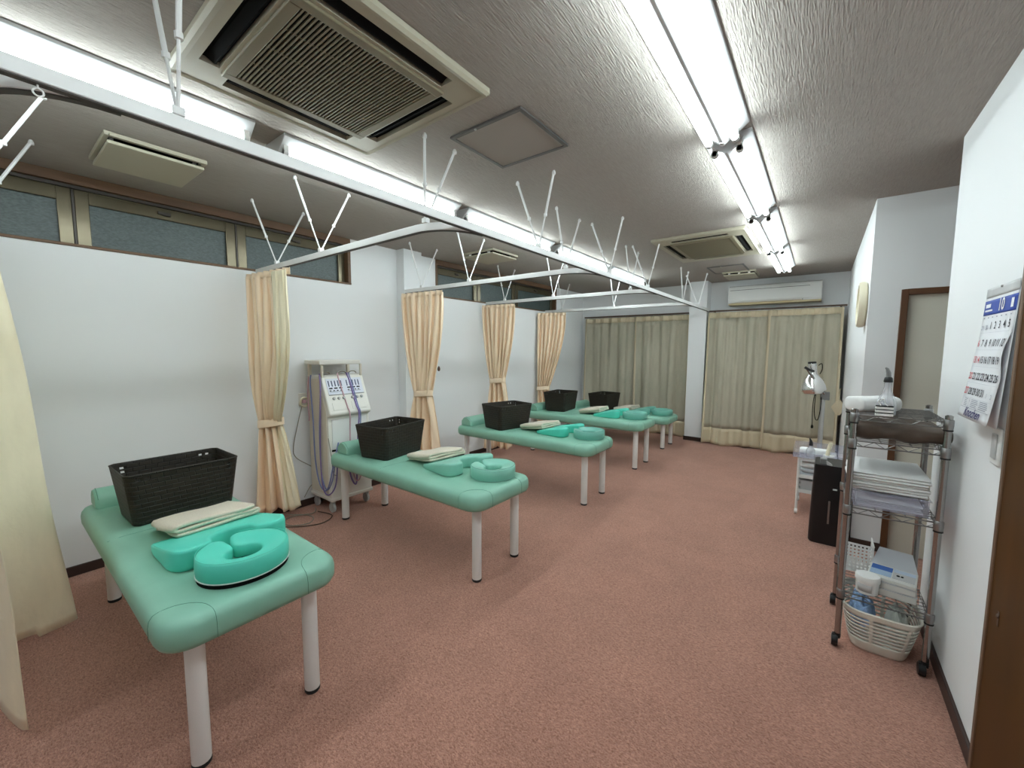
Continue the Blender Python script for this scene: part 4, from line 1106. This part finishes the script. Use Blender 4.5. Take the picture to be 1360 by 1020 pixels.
def sheets(x0, x1, y0, y1, z, n, th, label, mt, name='paper_sheet', grp='folded white sheets on the wire rack'):
    for k in range(n):
        jx, jy, jr = random.uniform(-.006, .006), random.uniform(-.006, .006), random.uniform(-.02, .02)
        b = MB(); rows = []
        ny = 12
        for j in range(ny+1):
            s = j/ny; x = x0+(x1-x0)*s
            r_ = []
            zc = z+th*k
            pr = [(y0, zc), (y0-.006, zc+th*.45), (y0, zc+th*.9), (y1, zc+th*.9), (y1, zc)]
            rows.append([(x+jx, yy+jy, zz+.0015*sin(7*s+k)*0) for yy, zz in pr])
        b.loft(rows)
        o = b.build(name, mt, bevel=0, smooth=50); c = ((x0+x1)/2, (y0+y1)/2, z+th*k)
        origin(o, c); o.rotation_euler = (0, 0, jr); tag(o, label, 'sheet', grp)
sheets(.172, .394, 2.468, 2.75, pz_+.0035, 4, .009, 'white folded sheet inside the clear tray on the wire rack', M['paper'], grp='folded sheets inside the clear tray')
sheets(.140, .405, 2.455, 2.79, pz_+.080, 7, .0125, 'white folded sheet of the upper pile laid across the clear tray', M['towelw'], 'folded_sheet', 'folded sheets piled across the tray')

# lowest shelf: perforated basket, boxes, tub
lz = SHZ[0]+.0045
pb = thing('perforated_basket', 'white perforated plastic basket at the back of the lowest wire shelf', 'basket', (.21, 2.74, lz))
def holes(i, j): return i % 2 == 1 and j % 2 == 1
rowsA = [[(.150+.115*j/15, 2.67, lz+.150*i/17) for j in range(16)] for i in range(18)]
MB().grid(rowsA, holes).build('front_wall', M['white'], pb, solid=.003, smooth=0)
MB().grid([[(.150+.115*j/15, 2.80, lz+.028*i/3) for j in range(16)] for i in range(4)], holes).build('back_wall', M['white'], pb, solid=.003, smooth=0)
for nm, x in (('side_wall', .150), ('side_wall', .265)):
    MB().grid([[(x, 2.67+.13*j/15, lz+.150*i/18) for j in range(16)] for i in range(19)], holes).build(nm, M['white'], pb, solid=.003, smooth=0)
MB().box(.150, .265, 2.67, 2.80, lz, lz+.003).build('bottom', M['white'], pb)
MB().tube([(.150, 2.80, lz+.15), (.150, 2.67, lz+.15), (.265, 2.67, lz+.15), (.265, 2.80, lz+.15)], .003, 6).build('rim', M['white'], pb)
def carton(x0, x1, y0, y1, z0, z1, rot, label, name='flat_box'):
    t = thing(name, label, 'box', ((x0+x1)/2, (y0+y1)/2, z0), rot, 'boxes on the lowest wire shelf')
    w2, d2 = (x1-x0)/2, (y1-y0)/2
    MB().box(-w2, w2, -d2, d2, 0, z1-z0-.004).build('box_body', M['boxside'], t, bevel=.002, local=True)
    MB().box(-w2-.002, w2+.002, -d2-.002, d2+.002, z1-z0-.004, z1-z0).build('box_lid', M['greycard'], t, bevel=.001, local=True)
    return t
carton(.270, .410, 2.48, 2.655, lz, lz+.034, R(-6), 'flat off-white box lowest in the stack on the bottom wire shelf')
carton(.270, .408, 2.48, 2.65, lz+.035, lz+.066, R(-7), 'flat grey-lidded box in the middle of the stack on the bottom wire shelf')
tb = thing('open_kit_box', 'open flat kit box with blue and pale blue inside on top of the stacked boxes', 'box', (.335, 2.565, lz+.067), R(-10))
MB().box(-.092, .076, -.085, .07, 0, .016).build('box_body', M['boxside'], tb, bevel=.002, local=True)
def zpl(x0, x1, y0, y1, nm, mt, z=.016): MB().box(x0, x1, y0, y1, z, z+.0015).build(nm, mt, tb, local=True)
zpl(-.085, -.010, .005, .058, 'blue_compartment', M['bluebox']); zpl(-.085, -.010, -.055, .003, 'light_blue_compartment', M['ltblue'])
zpl(-.006, .070, .020, .058, 'pale_blue_compartment', M['ltblue2']); zpl(-.006, .070, -.055, .018, 'instrument_panel', M['greylight'])
MB().lathe([(.006, 0), (.006, .003)], (.012, -.018, .0175), 12).lathe([(.005, 0), (.005, .003)], (.026, -.018, .0175), 12).build('dials', M['black'], tb, local=True)
ld = MB(); ld.hexa([(-.092, .070, .012), (.076, .070, .012), (.076, .073, .011), (-.092, .073, .011), (-.070, .125, .085), (.050, .125, .085), (.050, .128, .084), (-.070, .128, .084)])
ld.build('lid_flap', M['greycard'], tb, local=True)
ju = thing('cream_tub', 'round white screw lid tub at the front of the lowest wire shelf', 'tub', (.232, 2.475, lz))
MB().lathe([(.036, 0), (.041, .004), (.042, .060), (.042, .064)], (.232, 2.475, lz), 28).build('tub_body', M['white'], ju)
MB().lathe([(.0455, .060), (.046, .064), (.046, .082), (.043, .086), (.030, .085)], (.232, 2.475, lz), 28).build('tub_lid', M['white'], ju)
lb = MB()
rows = [[(.232+.0428*cos(a), 2.475+.0428*sin(a), lz+z) for a in [R(215+75*k/8) for k in range(9)]] for z in (.016, .05)]
lb.grid(rows).build('tub_label', M['greylight'], ju, solid=.0006)
# laundry basket under the lowest shelf
lb_ = thing('laundry_basket', 'off-white slatted laundry basket on the carpet under the wire rack', 'basket', (.290, 2.60, 0))
def even(P):
    P = [Vector(p) for p in P]; n = len(P); L_ = [0]
    for i in range(n): L_.append(L_[-1]+(P[(i+1) % n]-P[i]).length)
    out = []; i = 0
    for k in range(n):
        t = L_[-1]*k/n
        while L_[i+1] < t: i += 1
        out.append(P[i].lerp(P[(i+1) % n], (t-L_[i])/max(L_[i+1]-L_[i], 1e-9)))
    return out
rows = []; nper = 72; nz = 22; hB = .205
for i in range(nz+1):
    s = i/nz; g = s**.8; w_, l_ = .200+.085*g, .245+.10*g
    pts = []
    for k in range(nper):
        a = 2*pi*k/nper; c, d = cos(a), sin(a)
        pts.append((.288+w_/2*math.copysign(abs(c)**.5, c), 2.575+l_/2*math.copysign(abs(d)**.5, d), .003+hB*s))
    rows.append(even(pts))
def slots(i, j):
    return i >= 6 and i < 20 and (i % 2 == 0) and (j+3) % 9 != 0
MB().grid(rows, slots, True).build('basket_wall', M['laundry'], lb_, solid=.003, smooth=60)
MB().loft([[(x, y, .001) for x, y, z in rows[0]], [(x, y, .004) for x, y, z in rows[0]]]).build('basket_bottom', M['laundry'], lb_)
rp = [(x, y, .003+hB) for x, y, z in rows[-1]]
MB().tube(rp+[rp[0]], .005, 6).build('rim', M['laundry'], lb_)
def crumple(cx, cy, z0, rx, ry, h, mt, label, name, seed, cat='towel'):
    rn = random.Random(seed); ph = [rn.uniform(0, 6) for _ in range(6)]
    rows = []; n = 30; m_ = 16
    for i in range(m_+1):
        f = i/m_; row = []
        for k in range(n):
            a = 2*pi*k/n
            rad = sin(f*pi*.5)
            zz = cos(f*pi*.5)
            wob = 1+.10*sin(3*a+ph[0])+.07*sin(5*a+ph[1]+3*f)
            bump_ = .020*sin(4*a+ph[2]+f*5)*rad*(1-f*.6)+.014*sin(7*a+ph[3]-f*8)*rad+.010*sin(11*f+2*a+ph[4])
            row.append((cx+rx*rad*wob*cos(a), cy+ry*rad*wob*sin(a), z0+h*zz**.7+bump_*(1 if f < .97 else 0)))
        rows.append(row)
    b = MB().loft(rows, True, True); o = b.build(name, mt, smooth=180, sub=1)
    origin(o, (cx, cy, z0)); return tag(o, label, cat)
crumple(.228, 2.585, .085, .052, .105, .125, M['bluetowel'], 'crumpled blue and white towel in the laundry basket', 'crumpled_towel', 3)
crumple(.350, 2.555, .080, .042, .105, .125, M['greytowel'], 'crumpled pale grey towel in the laundry basket', 'crumpled_towel', 11)

# ------------------------------------------------------------------ black air purifier
ap = thing('air_purifier', 'tall black air purifier with a silver stripe standing behind the wire rack', 'air purifier', (.09, 3.800, 0))
lo = []
for s, z in ((.94, 0), (1, .012), (1, .06), (.97, .30), (.90, .572), (.87, .588)):
    lo.append([(.105+u*s, 3.800+v, z) for u, v in rrect(.225, .27, .03, 5)])
MB().loft(lo).build('body', M['blackgloss'], ap)
MB().box(.035, .075, 3.700, 3.760, .586, .625).build('grey_block', M['grey'], ap, bevel=.003)
MB().hexa([(.078, 3.685, .572), (.110, 3.675, .535), (.110, 3.700, .535), (.078, 3.710, .572), (.070, 3.685, .618), (.105, 3.675, .595), (.105, 3.700, .595), (.070, 3.710, .618)]).build('grey_flap', M['greylight'], ap)
b = MB()
for a in ((.118, .123, 3.666, 3.680, .520, .59), (.190, .195, 3.666, 3.680, .520, .59), (.118, .195, 3.666, 3.680, .515, .522), (.150, .155, 3.666, 3.680, .52, .578)): b.box(*a)
b.build('outlet_frame', M['grey'], ap)
MB().box(.098, .110, 3.659, 3.666, .16, .33).build('silver_stripe', M['chromed'], ap, bevel=.002)
MB().box(.118, .143, 3.659, 3.668, .415, .425).build('logo_plate', M['greylight'], ap)

# ------------------------------------------------------------------ white trolley beyond the purifier
tx0, tx1, ty0, ty1 = -.105, .150, 4.24, 4.62
ty = thing('white_trolley', 'small white three tier trolley on casters beyond the air purifier', 'trolley', ((tx0+tx1)/2, (ty0+ty1)/2, 0))
for x in (tx0, tx1):
    for y in (ty0, ty1):
        MB().lathe([(.010, .045), (.010, .50)], (x, y, 0), 10).build('post', M['whitepaint'], ty)
        MB().lathe([(.012, -.012), (.022, -.010), (.022, .010), (.012, .012)], (x, y, .0225), 14, 'x').box(x-.008, x+.008, y-.006, y+.012, .024, .050).build('caster', M['white'], ty)
for z in (.19, .32, .47):
    b = MB(); b.box(tx0, tx1, ty0, ty1, z, z+.008)
    for a in ((tx0, tx1, ty0-.003, ty0+.003), (tx0, tx1, ty1-.003, ty1+.003), (tx0-.003, tx0+.003, ty0, ty1), (tx1-.003, tx1+.003, ty0, ty1)): b.box(*a, z, z+.03)
    b.build('tier', M['whitepaint'], ty)
ct = thing('clear_tray', 'smoky clear plastic tray on top of the white trolley', 'tray', (.02, 4.40, .501))
b = MB(); x0, x1, y0, y1, z0, z1 = -.150, .215, 4.215, 4.60, .501, .575
for a in ((x0, x1, y0, y1, z0, z0+.003), (x0, x0+.003, y0, y1, z0, z1), (x1-.003, x1, y0, y1, z0, z1), (x0, x1, y0, y0+.003, z0, z1-.03), (x0, x1, y1-.003, y1, z0, z1)): b.box(*a)
b.build('tray_shell', M['cleartray'], ct)
o = MB().loft([[(.0+u, 4.42+v, z) for u, v in rrect(.22-i, .10-i, .02, 4)] for i, z in ((.02, .505), (0, .512), (0, .545), (.02, .552))]).build('folded_cloth', M['towelw'], smooth=60)
origin(o, (0, 4.42, .505)); tag(o, 'white folded cloth in the clear tray on the trolley', 'cloth')
b2 = thing('squeeze_bottle', 'clear bottle with black nozzle on the white trolley', 'bottle', (-.03, 4.30, .505))
MB().lathe([(.030, 0), (.033, .004), (.033, .05), (.028, .065), (.014, .085), (.013, .10)], (-.03, 4.30, .505), 18).build('bottle_body', M['clear'], b2)
MB().tube([(-.03, 4.30, .600), (-.03, 4.30, .625), (-.034, 4.298, .645), (-.042, 4.296, .665)], [.016, .014, .009, .003], 10).build('nozzle', M['blackgloss'], b2)
wd = thing('massage_wand', 'white device with an upright cream wand on the white trolley', 'device', (.10, 4.29, .505))
MB().box(.055, .135, 4.25, 4.33, .505, .535).build('device_base', M['white'], wd, bevel=.006)
MB().tube([(.085, 4.29, .533), (.092, 4.29, .58), (.100, 4.29, .625), (.104, 4.29, .645)], [.014, .015, .015, .012], 12).build('wand', M['tape'], wd)
for k, (z, h_) in enumerate(((.406, .046), (.366, .038), (.329, .036))):
    nm = 'rolled_towel' if k == 0 else 'folded_cloth'
    bx = MB().loft([[(.0225+u, 4.43+v, zz) for u, v in rrect(.235-i, .36-i, .03, 4)] for i, zz in ((.03, z), (0, z+h_*.3), (0, z+h_*.7), (.03, z+h_*.96))])
    o = bx.build(nm, M['towelw'] if k == 0 else M['greycard'], smooth=60); origin(o, (.02, 4.43, z))
    tag(o, ('white rolled towel on the middle tier of the trolley, topmost', 'grey-white folded cloth under the rolled towel on the trolley', 'grey-white folded cloth lowest on the middle trolley tier')[k], 'towel' if k == 0 else 'cloth')
sb = thing('storage_bin', 'pale ribbed plastic bin on the lowest tier of the trolley', 'bin', (.02, 4.43, .199))
b = MB(); rows = []
for i in range(9):
    rows.append([(.02+u, 4.43+v, .199+.10*i/8) for u, v in rrect(.24, .34, .03, 6)])
MB().grid(rows, lambda i, j: i in (2, 5) and (j % 7) < 4, True).build('bin_wall', M['greylight'], sb, solid=.003)
MB().prism(rrect(.236, .336, .03, 6, .02, 4.43), 'z', .199, .203).build('bin_bottom', M['greylight'], sb)

# ------------------------------------------------------------------ heat lamp on a stand
hl = thing('heat_lamp', 'silver infrared heat lamp on an upright stand before the back curtain', 'lamp', (.035, 5.35, 0))
px_, py_ = .035, 5.35
MB().lathe([(.16, 0), (.16, .025), (.14, .035), (.03, .045)], (px_, py_, 0), 28).build('base', M['greylight'], hl)
MB().lathe([(.022, .04), (.022, .92), (.014, .925)], (px_, py_, 0), 14).build('stand_tube', M['alum'], hl)
MB().box(px_-.024, px_+.055, py_-.022, py_+.022, .90, .985).build('joint_block', M['grey'], hl, bevel=.006)
a, c = Vector((px_+.012, py_-.03, .965)), Vector((-.120, py_-.115, 1.235))
MB().tube([a, c], .012, 10).build('arm', M['chrome'], hl)
MB().lathe([(.012, 0), (.022, .004), (.022, .016), (.012, .020)], (.008, py_-.01, 1.09), 12).tube([(.005, py_, 1.05), (.018, py_, 1.085)], .014, 10).build('arm_knob', M['blackgloss'], hl)
hd_ = Matrix.Translation((-.060, py_-.02, 1.10)) @ Matrix.Rotation(R(-5), 4, 'Y')
MB().lathe([(.055, -.135), (.088, -.135), (.094, -.125), (.110, -.105), (.112, -.09), (.105, -.05), (.085, .0), (.055, .045), (.042, .07), (.040, .10), (.040, .175), (.034, .182)], (0, 0, 0), 32).xform(hd_).build('lamp_shade', M['reflector'], hl)
MB().lathe([(.036, .178), (.038, .182), (.038, .196), (.030, .200)], (0, 0, 0), 20).xform(hd_).build('lamp_cap', M['blackgloss'], hl)
MB().lathe([(.086, -.130), (.060, -.142), (.0, -.147)], (0, 0, 0), 24).xform(hd_).build('bulb', M['greylight'], hl)
MB().tube([(-.135, py_-.115, 1.242), (-.095, py_-.115, 1.215), (-.060, py_-.06, 1.20)], .013, 8).build('clamp', M['blackgloss'], hl)
cable([(-.022, py_-.03, 1.26), (.006, py_-.03, 1.28), (.012, py_-.03, 1.22), (-.005, py_-.03, 1.17)], M['black'], hl, .004, 'head_cord')
cable([(.0, py_-.03, 1.05), (-.025, py_-.03, .98), (-.03, py_-.03, .80), (-.018, py_-.03, .70), (.004, py_-.03, .69), (.018, py_-.03, .78), (.022, py_-.03, .93)], M['black'], hl, .004, 'lamp_cord')
cable([(-.02, py_-.03, 1.02), (-.04, py_-.03, .92), (-.045, py_-.03, .80), (-.04, py_-.03, .62)], M['black'], hl, .0035, 'switch_cord')
MB().lathe([(.004, .02), (.011, .008), (.011, -.012), (.004, -.018)], (-.04, py_-.03, .61), 10).build('cord_switch', M['black'], hl)
